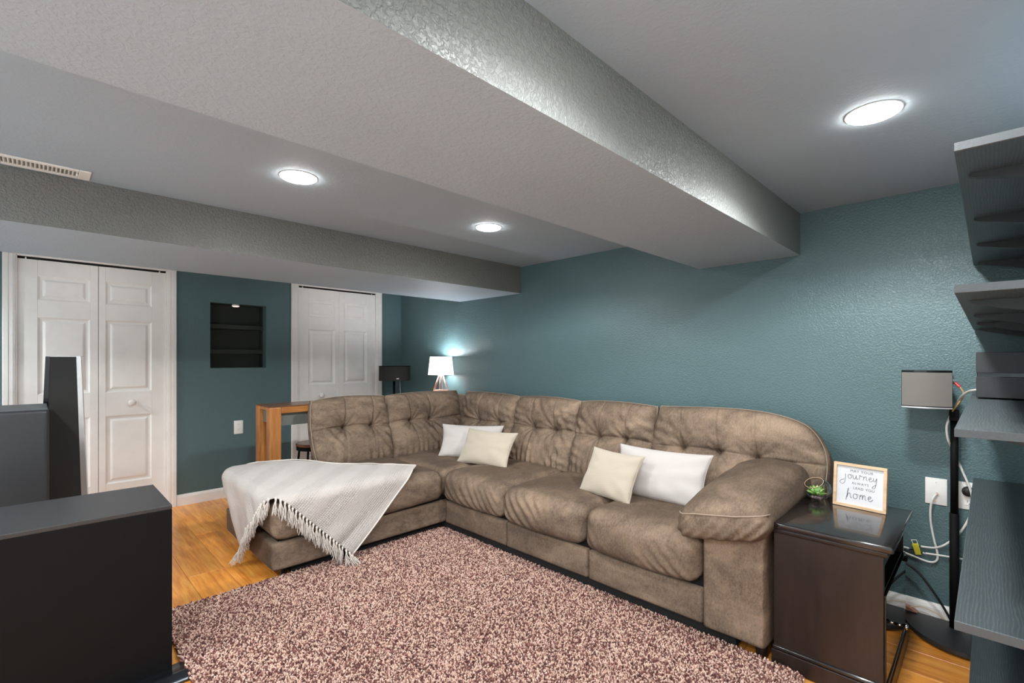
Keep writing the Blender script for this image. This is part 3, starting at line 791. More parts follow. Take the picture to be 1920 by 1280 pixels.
dx = np.maximum(np.abs(px-(RX0+RX1)/2)-((RX1-RX0)/2-RC), 0); dy = np.maximum(np.abs(py-(RY0+RY1)/2)-((RY1-RY0)/2-RC), 0)
keep = np.hypot(dx, dy) < RC-0.002+RNG.uniform(-.004, .006, px.shape); px, py = px[keep], py[keep]
N = len(px); me = bpy.data.meshes.new('pile_points'); me.vertices.add(N)
co = np.stack([px-3.28, py+1.8, np.full(N, 0.011)], 1).astype(np.float32); me.vertices.foreach_set('co', co.ravel())
at = me.attributes.new('tint', 'FLOAT', 'POINT'); at.data.foreach_set('value', RNG.random(N).astype(np.float32))
ar = me.attributes.new('spin', 'FLOAT_VECTOR', 'POINT')
ar.data.foreach_set('vector', np.stack([RNG.normal(0, .42, N), RNG.normal(0, .42, N), RNG.uniform(0, 6.28, N)], 1).astype(np.float32).ravel())
bm = bmesh.new(); tube(bm, [(0, 0, 0), (0.0010, 0, 0.008), (0.0028, 0.0008, 0.0135), (0.0050, 0.001, 0.0165)], [0.0031, 0.0037, 0.0035, 0.0017], 5)
tm = bpy.data.meshes.new('tuft'); bm.to_mesh(tm); bm.free(); tm.materials.append(M['pile'])
pile = bpy.data.objects.new('pile', me); COL.objects.link(pile); pile.parent = rug; pile['kind'] = 'stuff'
ng = bpy.data.node_groups.new('pile_nodes', 'GeometryNodeTree')
ng.interface.new_socket('Geometry', in_out='INPUT', socket_type='NodeSocketGeometry'); ng.interface.new_socket('Geometry', in_out='OUTPUT', socket_type='NodeSocketGeometry')
gi = ng.nodes.new('NodeGroupInput'); go = ng.nodes.new('NodeGroupOutput'); iop = ng.nodes.new('GeometryNodeInstanceOnPoints')
m2p = ng.nodes.new('GeometryNodeMeshToPoints'); na = ng.nodes.new('GeometryNodeInputNamedAttribute'); na.data_type = 'FLOAT_VECTOR'; na.inputs[0].default_value = 'spin'
tuft_o = bpy.data.objects.new('tuft_source', tm)      # mesh source only, not linked to the scene
oi = ng.nodes.new('GeometryNodeObjectInfo'); oi.inputs[0].default_value = tuft_o
ng.links.new(gi.outputs[0], m2p.inputs[0]); ng.links.new(m2p.outputs[0], iop.inputs['Points']); ng.links.new(oi.outputs['Geometry'], iop.inputs['Instance'])
e2r = ng.nodes.new('FunctionNodeEulerToRotation'); ng.links.new(na.outputs[0], e2r.inputs[0]); ng.links.new(e2r.outputs[0], iop.inputs['Rotation'])
ng.links.new(iop.outputs[0], go.inputs[0])
md = pile.modifiers.new('pile', 'NODES'); md.node_group = ng

# ------------------------------------------------------------------ nightstand
NX0, NX1, NYF, NYB, NZT = 4.347, 4.712, -0.915, -0.345, 0.60
ns = thing('nightstand', 'espresso wooden nightstand with glass door, beside the sofa arm', 'nightstand', (4.53, -0.63, 0))
E_ = M['espresso']
obj('side_panel', nb(NX0, NX1, NYF, NYF+0.022, 0.085, 0.555, 0.002, 1), E_, ns)
obj('side_panel', nb(NX0, NX1, NYB-0.022, NYB, 0.085, 0.555, 0.002, 1), E_, ns)
obj('back_panel', nb(NX0, NX0+0.012, NYF+0.022, NYB-0.022, 0.085, 0.555), M['black_matte'], ns)
obj('shelf', nb(NX0+0.012, NX1-0.004, NYF+0.022, NYB-0.022, 0.395, 0.413, 0.002, 1), E_, ns)
obj('bottom_panel', nb(NX0+0.012, NX1-0.004, NYF+0.022, NYB-0.022, 0.085, 0.10), E_, ns)
obj('top_rail', nb(NX1-0.02, NX1, NYF+0.022, NYB-0.022, 0.515, 0.555), E_, ns)
bm = nb(NX0-0.014, NX1+0.030, NYF-0.026, NYB+0.012, 0.576, NZT, 0.005, 3); obj('top', bm, M['espresso_top'], ns, 'auto')
obj('cornice', nb(NX0-0.008, NX1+0.016, NYF-0.012, NYB+0.006, 0.553, 0.576, 0.007, 3), E_, ns, 'auto')
bm = nb(NX0-0.006, NX1+0.014, NYF-0.012, NYB+0.004, 0.0, 0.070, 0.002, 1); obj('plinth', bm, E_, ns)
bm = nb(NX0-0.004, NX1+0.010, NYF-0.009, NYB+0.003, 0.070, 0.088, 0.006, 3); obj('base_molding', bm, M['espresso_top'], ns, 'auto')
gd = obj('glass_door', nb(NX1+0.0005, NX1+0.0065, NYF+0.006, NYB-0.006, 0.092, 0.412, 0.001, 1), M['dark_glass'], ns)
obj('door_knob', nl([(0.006, 0.0), (0.005, 0.012), (0.0045, 0.018), (0.010, 0.026), (0.0125, 0.033), (0.010, 0.038), (0.0, 0.040)], (NX1+0.0065, -0.66, 0.215), 18, 'X'), M['chrome'], gd, True)
obj('door_catch', nb(NX1+0.0065, NX1+0.016, NYB-0.05, NYB-0.022, 0.385, 0.403), M['black_matte'], gd)

# ------------------------------------------------------------------ framed quote on the nightstand
fr = thing('picture_frame', 'small square wood-framed quote print standing on the nightstand', 'picture frame', (4.567, -0.484, NZT))
Mf = Matrix.Translation((4.567, -0.484, NZT+0.0008)) @ Matrix.Rotation(-0.123, 4, 'Z') @ Matrix.Rotation(-0.10, 4, 'X')
FW, FH, FB, FT = 0.202, 0.196, 0.0125, 0.018
def lobj(name, bm, mat, parent, sm=False, **k):
    bmesh.ops.transform(bm, matrix=Mf, verts=bm.verts); return obj(name, bm, mat, parent, sm, **k)
lobj('frame_rail', nb(-FW/2, FW/2, 0, FT, 0, FB, 0.001, 1), M['frame_wood'], fr); lobj('frame_rail', nb(-FW/2, FW/2, 0, FT, FH-FB, FH, 0.001, 1), M['frame_wood'], fr)
lobj('frame_rail', nb(-FW/2, -FW/2+FB, 0, FT, FB, FH-FB, 0.001, 1), M['frame_wood'], fr); lobj('frame_rail', nb(FW/2-FB, FW/2, 0, FT, FB, FH-FB, 0.001, 1), M['frame_wood'], fr)
pap = lobj('print', nb(-FW/2+FB, FW/2-FB, 0.008, 0.0165, FB, FH-FB), M['paper'], fr)
lobj('easel_leg', npr([(0.018, 0.12), (0.022, 0.12), (0.075, 0.008), (0.069, 0.004)], 'X', -0.02, 0.02), M['frame_wood'], fr)
def text_bm(body, size, cx, z, spacing=1.0):
    cu = bpy.data.curves.new('txt', 'FONT'); cu.body = body; cu.size = size; cu.align_x = 'CENTER'; cu.space_character = spacing; cu.extrude = 0.0002; cu.resolution_u = 3
    ob = bpy.data.objects.new('txt', cu); COL.objects.link(ob); dg = bpy.context.evaluated_depsgraph_get(); dg.update()
    m = bpy.data.meshes.new_from_object(ob.evaluated_get(dg)); b = bmesh.new(); b.from_mesh(m)
    bpy.data.objects.remove(ob); bpy.data.curves.remove(cu); bpy.data.meshes.remove(m)
    bmesh.ops.transform(b, matrix=Matrix.Translation((cx, 0.0076, z)) @ Matrix.Rotation(PI/2, 4, 'X'), verts=b.verts); return b
def script_bm(strokes, x, z, s):
    b = bmesh.new()
    for st in strokes:
        pts = [(x+px_*s, 0.0074, z+pz_*s) for px_, pz_ in st]; tube(b, pts, s*0.045, 5, smooth_n=5)
    return b
for body, size, cx, z, spc in (('MAY YOUR', 0.0155, 0.006, 0.1585, 1.15), ('ALWAYS', 0.0145, 0.002, 0.1050, 1.2), ('LEAD YOU', 0.0150, 0.016, 0.0835, 1.15)):
    lobj('lettering', text_bm(body, size, cx, z, spc), M['ink'], pap)
# hand-lettered words: unit = x-height
def o_(x): return [(x+.5, .95), (x+.15, .9), (x, .45), (x+.2, .02), (x+.55, .05), (x+.75, .5), (x+.5, .95), (x+.95, .85)]
def u_(x): return [(x, .95), (x+.05, .3), (x+.25, 0), (x+.55, .25), (x+.7, .95), (x+.7, .3), (x+.9, .0), (x+1.1, .3)]
def r_(x): return [(x, .0), (x+.06, .9), (x+.16, 1.15), (x+.28, .88), (x+.55, .95), (x+.6, .8)]
def n_(x): return [(x, 0), (x+.08, .95), (x+.15, .65), (x+.45, .98), (x+.6, .75), (x+.62, .2), (x+.85, .1)]
def e_(x): return [(x, .4), (x+.45, .6), (x+.45, .92), (x+.15, .88), (x+.02, .4), (x+.25, .0), (x+.6, .12), (x+.85, .4)]
def y_(x): return [(x, .95), (x+.08, .35), (x+.35, .15), (x+.65, .95), (x+.6, 0), (x+.35, -1.35), (x-.1, -1.55), (x-.1, -1.15), (x+.5, -.6)]
def j_(x): return [(x, 1.0), (x+.05, .2), (x-.1, -1.0), (x-.6, -1.55), (x-1.1, -1.2), (x-.9, -.75), (x-.2, -.35)]
def m_(x): return [(x, 0), (x+.08, .95), (x+.15, .65), (x+.38, .98), (x+.48, .7), (x+.5, .05), (x+.58, .7), (x+.82, .98), (x+.95, .7), (x+.97, .15), (x+1.2, .1)]
def h_(x): return [(x-.15, -.55), (x+.08, .6), (x+.3, 2.0), (x+.12, 1.2), (x+.02, 0.0), (x+.2, .7), (x+.5, .95), (x+.62, .6), (x+.68, .1), (x+.95, .15)]
lobj('lettering', script_bm([j_(0), o_(.55), u_(1.6), r_(2.9), n_(3.75), e_(4.85), y_(5.75)], -0.056, 0.1285, 0.0185), M['ink'], pap, True)
lobj('lettering', script_bm([h_(0), o_(1.15), m_(2.3), e_(3.75)], -0.048, 0.0420, 0.0215), M['ink'], pap, True)

# ------------------------------------------------------------------ glass terrarium with succulent
tc = Vector((4.402, -0.452, NZT))
te = thing('terrarium', 'small open glass globe holding a green succulent, left of the framed quote', 'terrarium', tuple(tc))
def globe(r0, r1, n=28, m=16, cut=0.62):
    bm = bmesh.new(); rings = []
    ths = [PI*cut*k/m for k in range(m+1)]
    for (r, seq) in ((r0, ths), (r1, ths[::-1])):
        for th in seq:
            rr = max(r*math.sin(th), 1e-5); rings.append([bm.verts.new((rr*math.cos(2*PI*k/n)*1.12, rr*math.sin(2*PI*k/n), -r*math.cos(th))) for k in range(n)])
    for A, B in zip(rings, rings[1:]):
        for k in range(n): bm.faces.new((A[k], A[(k+1) % n], B[(k+1) % n], B[k]))
    bmesh.ops.remove_doubles(bm, verts=bm.verts, dist=1e-4); bmesh.ops.recalc_face_normals(bm, faces=bm.faces)
    return bm
Rg = 0.053; tilt = Matrix.Translation(tc+Vector((0, 0, Rg+0.0005))) @ Matrix.Rotation(0.55, 4, 'X') @ Matrix.Rotation(-0.25, 4, 'Y')
bm = globe(Rg, Rg-0.0022, cut=0.76); bmesh.ops.transform(bm, matrix=tilt, verts=bm.verts); obj('glass_bowl', bm, M['glass'], te, True)
thr = PI*0.76; rim = [tilt @ Vector((Rg*math.sin(thr)*1.12*math.cos(2*PI*k/28), Rg*math.sin(thr)*math.sin(2*PI*k/28), -Rg*math.cos(thr))) for k in range(29)]
obj('rim', nt(rim, 0.0011, 6, caps=False), M['frame_wood'], te, True)
rp = random.Random(3)
for k in range(16):
    a = rp.random()*2*PI; rr = 0.024*rp.random()**0.5; b = bmesh.new(); bmesh.ops.create_icosphere(b, subdivisions=1, radius=0.006+0.003*rp.random())
    bmesh.ops.translate(b, verts=b.verts, vec=tc+Vector((rr*math.cos(a), rr*math.sin(a), 0.013+0.003*rp.random()))); obj('pebble', b, M['pebble'], te, True)
pc = tc+Vector((-0.002, 0.0, 0.022))
pl = obj('stem', nt([pc+Vector((0, 0, -0.006)), pc+Vector((0, 0, 0.012))], 0.004, 6), M['leaf'], te, True)
for ring, (cnt, L, el) in enumerate(((11, 0.044, 0.35), (9, 0.042, 0.7), (7, 0.036, 1.05), (4, 0.026, 1.4))):
    for k in range(cnt):
        a = 2*PI*k/cnt+ring*0.4+rp.uniform(-.12, .12); e = el+rp.uniform(-.1, .1)
        d = Vector((math.cos(a)*math.cos(e), math.sin(a)*math.cos(e), math.sin(e))); st = pc+Vector((0, 0, 0.004+0.003*ring))
        w = d.cross(Vector((0, 0, 1))).normalized(); b = bmesh.new()
        tube(b, [st, st+d*L*0.35, st+d*L*0.7+Vector((0, 0, 0.001)), st+d*L+Vector((0, 0, 0.004))], [0.0032, 0.0066, 0.0056, 0.0006], 7)
        obj('leaf', b, M['leaf_pale'] if (k+ring) % 3 == 0 else M['leaf'], te, True)

# ------------------------------------------------------------------ console table and stool behind the sofa
CX0, CX1, CY0, CY1, CZ = 0.775, 1.105, -1.835, -0.06, 0.905
ct = thing('console_table', 'long honey wood console table with grey apron behind the sofa', 'table', (0.94, -0.95, 0))
for (x, yy) in ((CX0, CY0), (CX1-0.078, CY0), (CX0, CY1-0.085), (CX1-0.078, CY1-0.085)):
    obj('leg', nb(x, x+0.078, yy, yy+0.085, 0, CZ-0.004, 0.004, 2), M['oak'], ct)
for x in (CX0, CX1-0.05): obj('rail', nb(x, x+0.05, CY0+0.086, CY1-0.086, CZ-0.052, CZ-0.004, 0.003, 1), M['oak_y'], ct)
obj('end_rail', nb(CX0+0.079, CX1-0.079, CY0+0.008, CY0+0.06, CZ-0.03, CZ-0.004, 0.003, 1), M['oak'], ct)
obj('end_rail', nb(CX0+0.079, CX1-0.079, CY1-0.06, CY1-0.008, CZ-0.03, CZ-0.004, 0.003, 1), M['oak'], ct)
for k in range(4):
    ya = CY0+0.004+k*(CY1-CY0-0.008)/4; yb = CY0+0.004+(k+1)*(CY1-CY0-0.008)/4
    obj('top_panel', nb(CX0+0.002, CX1-0.002, ya+0.0015, yb-0.0015, CZ-0.003, CZ+0.006, 0.002, 1), M['walnut'], ct)
obj('apron', nb(CX1-0.045, CX1-0.03, CY0+0.086, CY1-0.086, CZ-0.15, CZ-0.052), M['slate'], ct)
obj('apron', nb(CX0+0.03, CX0+0.045, CY0+0.086, CY1-0.086, CZ-0.15, CZ-0.052), M['slate'], ct)
obj('end_apron', nb(CX0+0.079, CX1-0.079, CY0+0.03, CY0+0.045, CZ-0.13, CZ-0.03), M['slate'], ct)

sx, sy, sz = 0.52, -1.25, 0.50
st = thing('round_stool', 'round wood-topped metal stool behind the console table', 'stool', (sx, sy, 0))
obj('seat', nl([(0.0, sz+0.0), (0.155, sz), (0.162, sz-0.006), (0.162, sz-0.018), (0.158, sz-0.024), (0.0, sz-0.024)], (sx, sy, 0), 40), M['walnut'], st, 'auto')
obj('seat_ring', nl([(0.140, sz-0.024), (0.158, sz-0.024), (0.158, sz-0.06), (0.140, sz-0.06)], (sx, sy, 0), 40, close=False), M['black_matte'], st, 'auto')
for k in range(4):
    a = PI/4+k*PI/2; d = Vector((math.cos(a), math.sin(a), 0)); c = Vector((sx, sy, 0))
    obj('leg', nt([c+d*0.14+Vector((0, 0, sz-0.03)), c+d*0.19+Vector((0, 0, 0.0))], 0.010, 8), M['black_matte'], st, True)
obj('foot_ring', nt([Vector((sx+0.165*math.cos(2*PI*k/24), sy+0.165*math.sin(2*PI*k/24), 0.22)) for k in range(25)], 0.007, 6, caps=False), M['black_matte'], st, True)

# ------------------------------------------------------------------ table lamp on the console
lx, ly, lz = 0.985, -0.140, CZ+0.006
lm = thing('table_lamp', 'lit table lamp with white shade and copper wire base on the console', 'lamp', (lx, ly, lz))
def hexr(r, z, off=0): return [Vector((lx+r*math.cos(PI/3*k+off), ly+r*math.sin(PI/3*k+off), lz+z)) for k in range(6)]
b0, b1, b2 = hexr(0.052, 0.003, 0.2), hexr(0.080, 0.045, 0.2), hexr(0.026, 0.195, 0.2)
for A, B in ((b0, b1), (b1, b2)):
    for k in range(6): obj('wire', nt([A[k], B[k]], 0.0028, 6), M['copper'], lm, True)
for R_ in (b0, b1, b2): obj('wire_ring', nt(R_+[R_[0]], 0.0028, 6, caps=False), M['copper'], lm)
obj('socket', nl([(0.0, 0.19), (0.016, 0.19), (0.016, 0.25), (0.0, 0.25)], (lx, ly, lz), 16), M['plastic_white'], lm)
obj('bulb', nl([(0.0, 0.25), (0.012, 0.25), (0.026, 0.285), (0.028, 0.30), (0.020, 0.325), (0.0, 0.335)], (lx, ly, lz), 16), M['plastic_white'], lm, True)
obj('lamp_shade', nl([(0.132, 0.205), (0.112, 0.390), (0.1105, 0.390), (0.1305, 0.205)], (lx, ly, lz), 48, close=False), M['shade'], lm, True)
for k in range(3):
    a = 2*PI*k/3; obj('spider', nt([Vector((lx, ly, lz+0.385)), Vector((lx+0.1115*math.cos(a), ly+0.1115*math.sin(a), lz+0.385))], 0.0018, 5), M['chrome'], lm)
for zz in (0.36,):
    ld = bpy.data.lights.new('lamp_bulb', 'POINT'); ld.energy = TABLE_LAMP_W; ld.shadow_soft_size = 0.03; ld.color = (0.9, 0.95, 1.0)
    lo = bpy.data.objects.new('lamp_bulb', ld); COL.objects.link(lo); lo.parent = lm; lo.location = (0, 0, zz)

# ------------------------------------------------------------------ speakers
# corner speaker on a stand
kx, ky = 0.38, -0.335
t = thing('corner_speaker', 'black curved speaker on a thin stand in the far corner', 'speaker', (kx, ky, 0))
Rm = Matrix.Translation((kx, ky, 0)) @ Matrix.Rotation(0.78, 4, 'Z')      # faces the camera
def robj(name, bm, mat, parent, sm=False):
    bmesh.ops.transform(bm, matrix=Rm, verts=bm.verts); return obj(name, bm, mat, parent, sm)
# local: -Y is the front
W2 = 0.165
outl = [(W2*math.sin(a), 0.04-0.13*math.cos(a)) for a in [(-PI/2+PI*k/16) for k in range(17)]]+[(W2, 0.10), (-W2, 0.10)]
robj('cabinet', npr(outl, 'Z', 1.04, 1.195), M['grille'], t, 'auto')
robj('lid', npr([(x*1.01, y*1.01) for x, y in outl], 'Z', 1.195, 1.203), M['black_matte'], t, 'auto')
robj('badge', nb(0.055, 0.085, -0.089, -0.085, 1.062, 1.07), M['silver'], t)
robj('pole', nt([(0, 0.04, 0.02), (0, 0.04, 1.04)], 0.013, 10), M['black_matte'], t, True)
robj('stand_base', nl([(0.0, 0.0), (0.13, 0.0), (0.13, 0.012), (0.02, 0.025), (0.0, 0.025)], (0, 0.04, 0), 32), M['black_matte'], t, 'auto')
robj('wire', nt([(0.05, 0.09, 1.05), (0.06, 0.09, 0.8), (0.055, 0.085, 0.3), (0.07, 0.1, 0.01)], 0.002, 5, smooth_n=5), M['cable_white'], t)

# satellite speaker on a pole stand by the shelves
px_, py_ = 4.868, -0.085
t = thing('satellite_speaker', 'grey-grilled satellite speaker on a black pole stand by the shelves', 'speaker', (px_, py_, 0))
bs = [(4.905-0.30*math.sin(a)*0.75, -0.03-0.29*math.cos(a)) for a in [(-0.55+1.95*k/20) for k in range(21)]]
bs = [(4.99, -0.028), (5.02, -0.20)]+bs+[(4.66, -0.028)]
obj('stand_base', npr(bs, 'Z', 0.012, 0.030), M['black_top'], t, 'auto')
for (fx, fy) in ((4.70, -0.075), (4.84, -0.27), (4.99, -0.06)): obj('foot', nl([(0.014, 0.0), (0.014, 0.0125)], (fx, fy, 0), 12), M['cable_black'], t)
obj('pole', nt([(px_, py_, 0.028), (px_, py_, 0.56)], 0.0175, 14), M['black_matte'], t, True)
obj('pole', nt([(px_, py_, 0.555), (px_, py_, 1.02)], 0.0145, 14), M['black_matte'], t, True)
obj('mount', nb(px_-0.016, px_+0.016, py_-0.05, py_+0.016, 0.99, 1.04, 0.003, 1), M['black_matte'], t)
# cabinet turned so that its grille looks to the camera's left of centre
Rm = Matrix.Translation((4.775, -0.175, 0)) @ Matrix.Rotation(0.10, 4, 'Z')
sw = 0.088
cab = [(-sw, -0.045), (-sw*0.5, -0.062), (0, -0.067), (sw*0.5, -0.062), (sw, -0.045), (sw*0.82, 0.07), (-sw*0.82, 0.07)]
robj('cabinet', npr(cab, 'Z', 1.050, 1.222), M['black_gloss'], t)
gri = [(x*0.985, y-0.006) for x, y in cab[:5]]+[(sw*0.985, -0.040), (-sw*0.985, -0.040)]
robj('grille', npr(gri, 'Z', 1.060, 1.212), M['grille_grey'], t, 'auto')
robj('edge_strip', npr([(x*1.0, y-0.007) for x, y in cab[:5]]+[(sw, -0.04), (-sw, -0.04)], 'Z', 1.050, 1.056), M['silver'], t, 'auto')
for zz in (1.19, 1.165): robj('terminal', nl([(0.006, 0.0), (0.006, 0.016), (0.0, 0.017)], (sw*0.92, 0.02, zz), 10, 'X'), M['chrome'], t)
robj('terminal_plate', npr([(sw*0.985, -0.02), (sw*1.02, -0.02), (sw*0.90, 0.06), (sw*0.86, 0.06)], 'Z', 1.10, 1.205), plain('blue_plate', (30, 40, 70), 0.4), t)
obj('banana_plug', nt([(4.872, -0.165, 1.168), (4.890, -0.172, 1.148)], 0.006, 8), M['red'], t)
obj('wire', nt([(4.890, -0.172, 1.148), (4.902, -0.165, 1.115), (4.885, -0.15, 1.075), (4.862, -0.13, 1.03), (4.868, -0.11, 1.005)], 0.0035, 6, smooth_n=6), M['cable_copper'], t, True)

# tower speaker in front of the left closet
tx_, ty_ = 0.83, -2.965
t = thing('tower_speaker', 'tall tapered black tower speaker with silver edge in front of the left closet', 'speaker', (tx_, ty_, 0))
Rm = Matrix.Translation((tx_, ty_, 0)) @ Matrix.Rotation(PI/2-0.10, 4, 'Z')      # local -Y looks to +X
def taper(bm, x0, x1, y0, y1, z0, z1, s0, s1, yb=0.0, n=10, bev=0.0):
    rings = []
    for k in range(n+1):
        f = k/n; s = s0+(s1-s0)*f; z = z0+(z1-z0)*f
        rings.append([bm.verts.new((x0*s, y0+yb*0, z)), bm.verts.new((x1*s, y0, z)), bm.verts.new((x1*s*0.8, y1, z)), bm.verts.new((x0*s*0.8, y1, z))] if False else
                     [bm.verts.new((x*s, y, z)) for x, y in ((x0, y0), (x1, y0), (x1*1.0, (y0+y1)/2), (x1*0.8, y1), (x0*0.8, y1), (x0, (y0+y1)/2))])
    for A, B in zip(rings, rings[1:]):
        for k in range(6): bm.faces.new((A[k], A[(k+1) % 6], B[(k+1) % 6], B[k]))
    bm.faces.new(rings[0][::-1]); bm.faces.new(rings[-1]); bmesh.ops.recalc_face_normals(bm, faces=bm.faces); return bm
robj('cabinet', taper(bmesh.new(), -0.105, 0.105, -0.10, 0.20, 0.02, 1.288, 1.15, 0.74), M['black_gloss'], t)
robj('grille', taper(bmesh.new(), -0.088, 0.088, -0.112, -0.098, 0.06, 1.284, 1.15, 0.74), M['grille'], t)
for s in (-1, 1):
    b = bmesh.new(); A = [(s*0.1075*1.15, -0.115), (s*0.080*1.15, -0.115), (s*0.080*1.15, -0.098), (s*0.1075*1.15, -0.098)]; k2 = 0.74/1.15
    va = [b.verts.new((x, y, 0.03)) for x, y in A]; vb = [b.verts.new((x*k2, y, 1.290)) for x, y in A]
    b.faces.new(va); b.faces.new(vb[::-1])
    for k in range(4): b.faces.new((va[k], vb[k], vb[(k+1) % 4], va[(k+1) % 4]))
    bmesh.ops.recalc_face_normals(b, faces=b.faces)
    robj('edge_trim', b, M['silver'] if s > 0 else M['black_gloss'], t)
robj('top_cap', nb(-0.078, 0.078, -0.112, 0.196, 1.288, 1.293, 0.001, 1), M['silver'], t)
robj('plinth', nb(-0.15, 0.15, -0.14, 0.22, 0.0, 0.02, 0.003, 1), M['black_gloss'], t)

# the two big black boxes at the left
t = thing('black_cabinet', 'large matte black box cabinet filling the lower left foreground', 'cabinet', (2.42, -3.05, 0))
obj('body', nb(2.185, 2.632, -3.42, -2.702, 0.012, 0.6625, 0.002, 2), M['black_matte'], t)
obj('top_panel', nb(2.185, 2.632, -3.42, -2.702, 0.6625, 0.680, 0.0025, 2), M['black_top'], t)
b = npr([(2.60, 0.0), (2.745, 0.0), (2.745, 0.008), (2.735, 0.016), (2.715, 0.016), (2.705, 0.022), (2.685, 0.022), (2.675, 0.016), (2.60, 0.012)], 'Y', -3.40, -2.66)
obj('metal_base', b, M['dark_metal'], t, 'auto')
t = thing('black_speaker_cabinet', 'second black box cabinet with pale top edge, behind the foreground one', 'cabinet', (1.2, -3.3, 0))
obj('body', nb(1.00, 1.40, -3.60, -3.045, 0.01, 1.004, 0.022, 4), M['black_top'], t, 'auto')
obj('top_panel', nb(1.005, 1.395, -3.595, -3.05, 0.998, 1.010, 0.004, 2), M['shelf_edge'], t)
obj('plinth', nb(1.02, 1.38, -3.58, -3.065, 0.0, 0.012), M['black_void'], t)

# ------------------------------------------------------------------ wall shelves on brackets at the right
def wall_shelf(z0, z1, label, yb=-0.02):
    t = thing('wall_shelf', label, 'shelf', (5.11, -0.875, z0), group='black wall shelves')
    obj('board', nb(4.930, 5.296, -1.728, yb, z0, z1, 0.0015, 1), M['shelf'], t)
    obj('edge_band', nb(4.9302, 5.296, -1.7305, -1.728, z0+0.001, z1-0.001), M['shelf_edge'], t)
    for yy in (-1.535, -1.035, -0.575, -0.10):
        b = npr([(4.955, z0-0.0003), (4.948, z0-0.003), (4.950, z0-0.007), (4.960, z0-0.011), (5.297, z0-0.090), (5.297, z0-0.0003)], 'Y', yy-0.009, yy+0.009)
        obj('bracket', b, M['bracket'], t)
wall_shelf(1.706, 1.725, 'topmost black shelf on the right wall, seen from below')
wall_shelf(1.409, 1.427, 'second black shelf from the top, above the receiver')
wall_shelf(1.108, 1.126, 'black shelf carrying the receiver, right of the satellite speaker')
wall_shelf(0.704, 0.723, 'wide black grained shelf below the receiver, at nightstand height')
t = thing('wall_shelf', 'lowest black grained board just above the floor under the shelves', 'shelf', (5.11, -0.9, 0), group='black wall shelves')
obj('board', nb(4.930, 5.296, -1.728, -0.02, 0.072, 0.090, 0.0015, 1), M['shelf'], t)
for yy in (-1.5, -0.9, -0.35): obj('block', nb(4.95, 5.28, yy-0.02, yy+0.02, 0, 0.072), M['bracket'], t)

t = thing('receiver', 'flat-fronted dark grey receiver box on the third black shelf', 'receiver', (5.1, -0.45, 1.126))
obj('body', nb(4.950, 5.28, -0.628, -0.28, 1.132, 1.296, 0.002, 1), M['black_matte'], t)
obj('front_panel', nb(4.948, 5.282, -0.640, -0.628, 1.1315, 1.2075, 0.0015, 1), M['black_top'], t)
obj('front_panel', nb(4.948, 5.282, -0.640, -0.628, 1.222, 1.298, 0.0015, 1), M['black_top'], t)
obj('groove', nb(4.952, 5.278, -0.632, -0.628, 1.2075, 1.222), M['black_gloss'], t)
for (fx, fy) in ((4.98, -0.60), (5.25, -0.60), (4.98, -0.31), (5.25, -0.31)): obj('foot', nl([(0.012, 1.1262), (0.012, 1.1325)], (fx, fy, 0), 10), M['cable_black'], t)

# ------------------------------------------------------------------ outlets and cables
def plate_sofa(name, cx, cz, label, w=0.080, h=0.127):
    t = thing(name, label, 'wall outlet', (cx, 0, cz)); obj('plate', nb(cx-w/2, cx+w/2, -0.006, 0, cz-h/2, cz+h/2, 0.002, 2), M['plastic_white'], t, 'auto'); return t
t = plate_sofa('cable_outlet', 4.800, 0.632, 'white wall plate with a white coax cable, above the nightstand corner')
obj('coax_jack', nl([(0.007, 0.0), (0.007, -0.010), (0.0, -0.010)], (4.802, -0.006, 0.622), 8, 'Y'), M['chrome'], t)
for zz in (0.676, 0.588): obj('screw', nl([(0.003, 0), (0.003, -0.0012), (0, -0.0012)], (4.80, -0.006, zz), 8, 'Y'), M['chrome'], t)
t = plate_sofa('power_outlet', 4.916, 0.632, 'white power outlet with a round black plug, behind the speaker pole')
obj('socket_face', nb(4.899, 4.933, -0.008, -0.006, 0.588, 0.618, 0.001, 1), M['plastic_white'], t)
for dx_ in (-0.006, 0.006): obj('slot', nb(4.916+dx_-0.001, 4.916+dx_+0.001, -0.0085, -0.008, 0.602, 0.611), M['cable_black'], t)
obj('slot', nl([(0.002, 0), (0.002, -0.0006), (0, -0.0006)], (4.916, -0.008, 0.595), 8, 'Y'), M['cable_black'], t)
b = nl([(0.022, 0.0), (0.021, -0.022), (0.012, -0.028), (0.0, -0.028)], (4.912, -0.006, 0.655), 20, 'Y')
o = obj('round_plug', b, M['cable_black'], None, True); o['label'] = 'round black plug in the upper socket of the power outlet'; o['category'] = 'plug'
t = thing('power_outlet', 'white outlet on the far wall left of the console table', 'wall outlet', (0, -1.752, 0.637))
obj('plate', nb(0, 0.006, -1.790, -1.714, 0.575, 0.700, 0.002, 2), M['plastic_white'], t, 'auto')
for zz in (0.614, 0.661):
    f = obj('socket_face', nb(0.006, 0.008, -1.768, -1.736, zz-0.014, zz+0.014, 0.001, 1), M['plastic_white'], t)
    for dy in (-0.006, 0.006): obj('slot', nb(0.008, 0.0085, -1.752+dy-0.001, -1.752+dy+0.001, zz, zz+0.008), M['cable_black'], f)

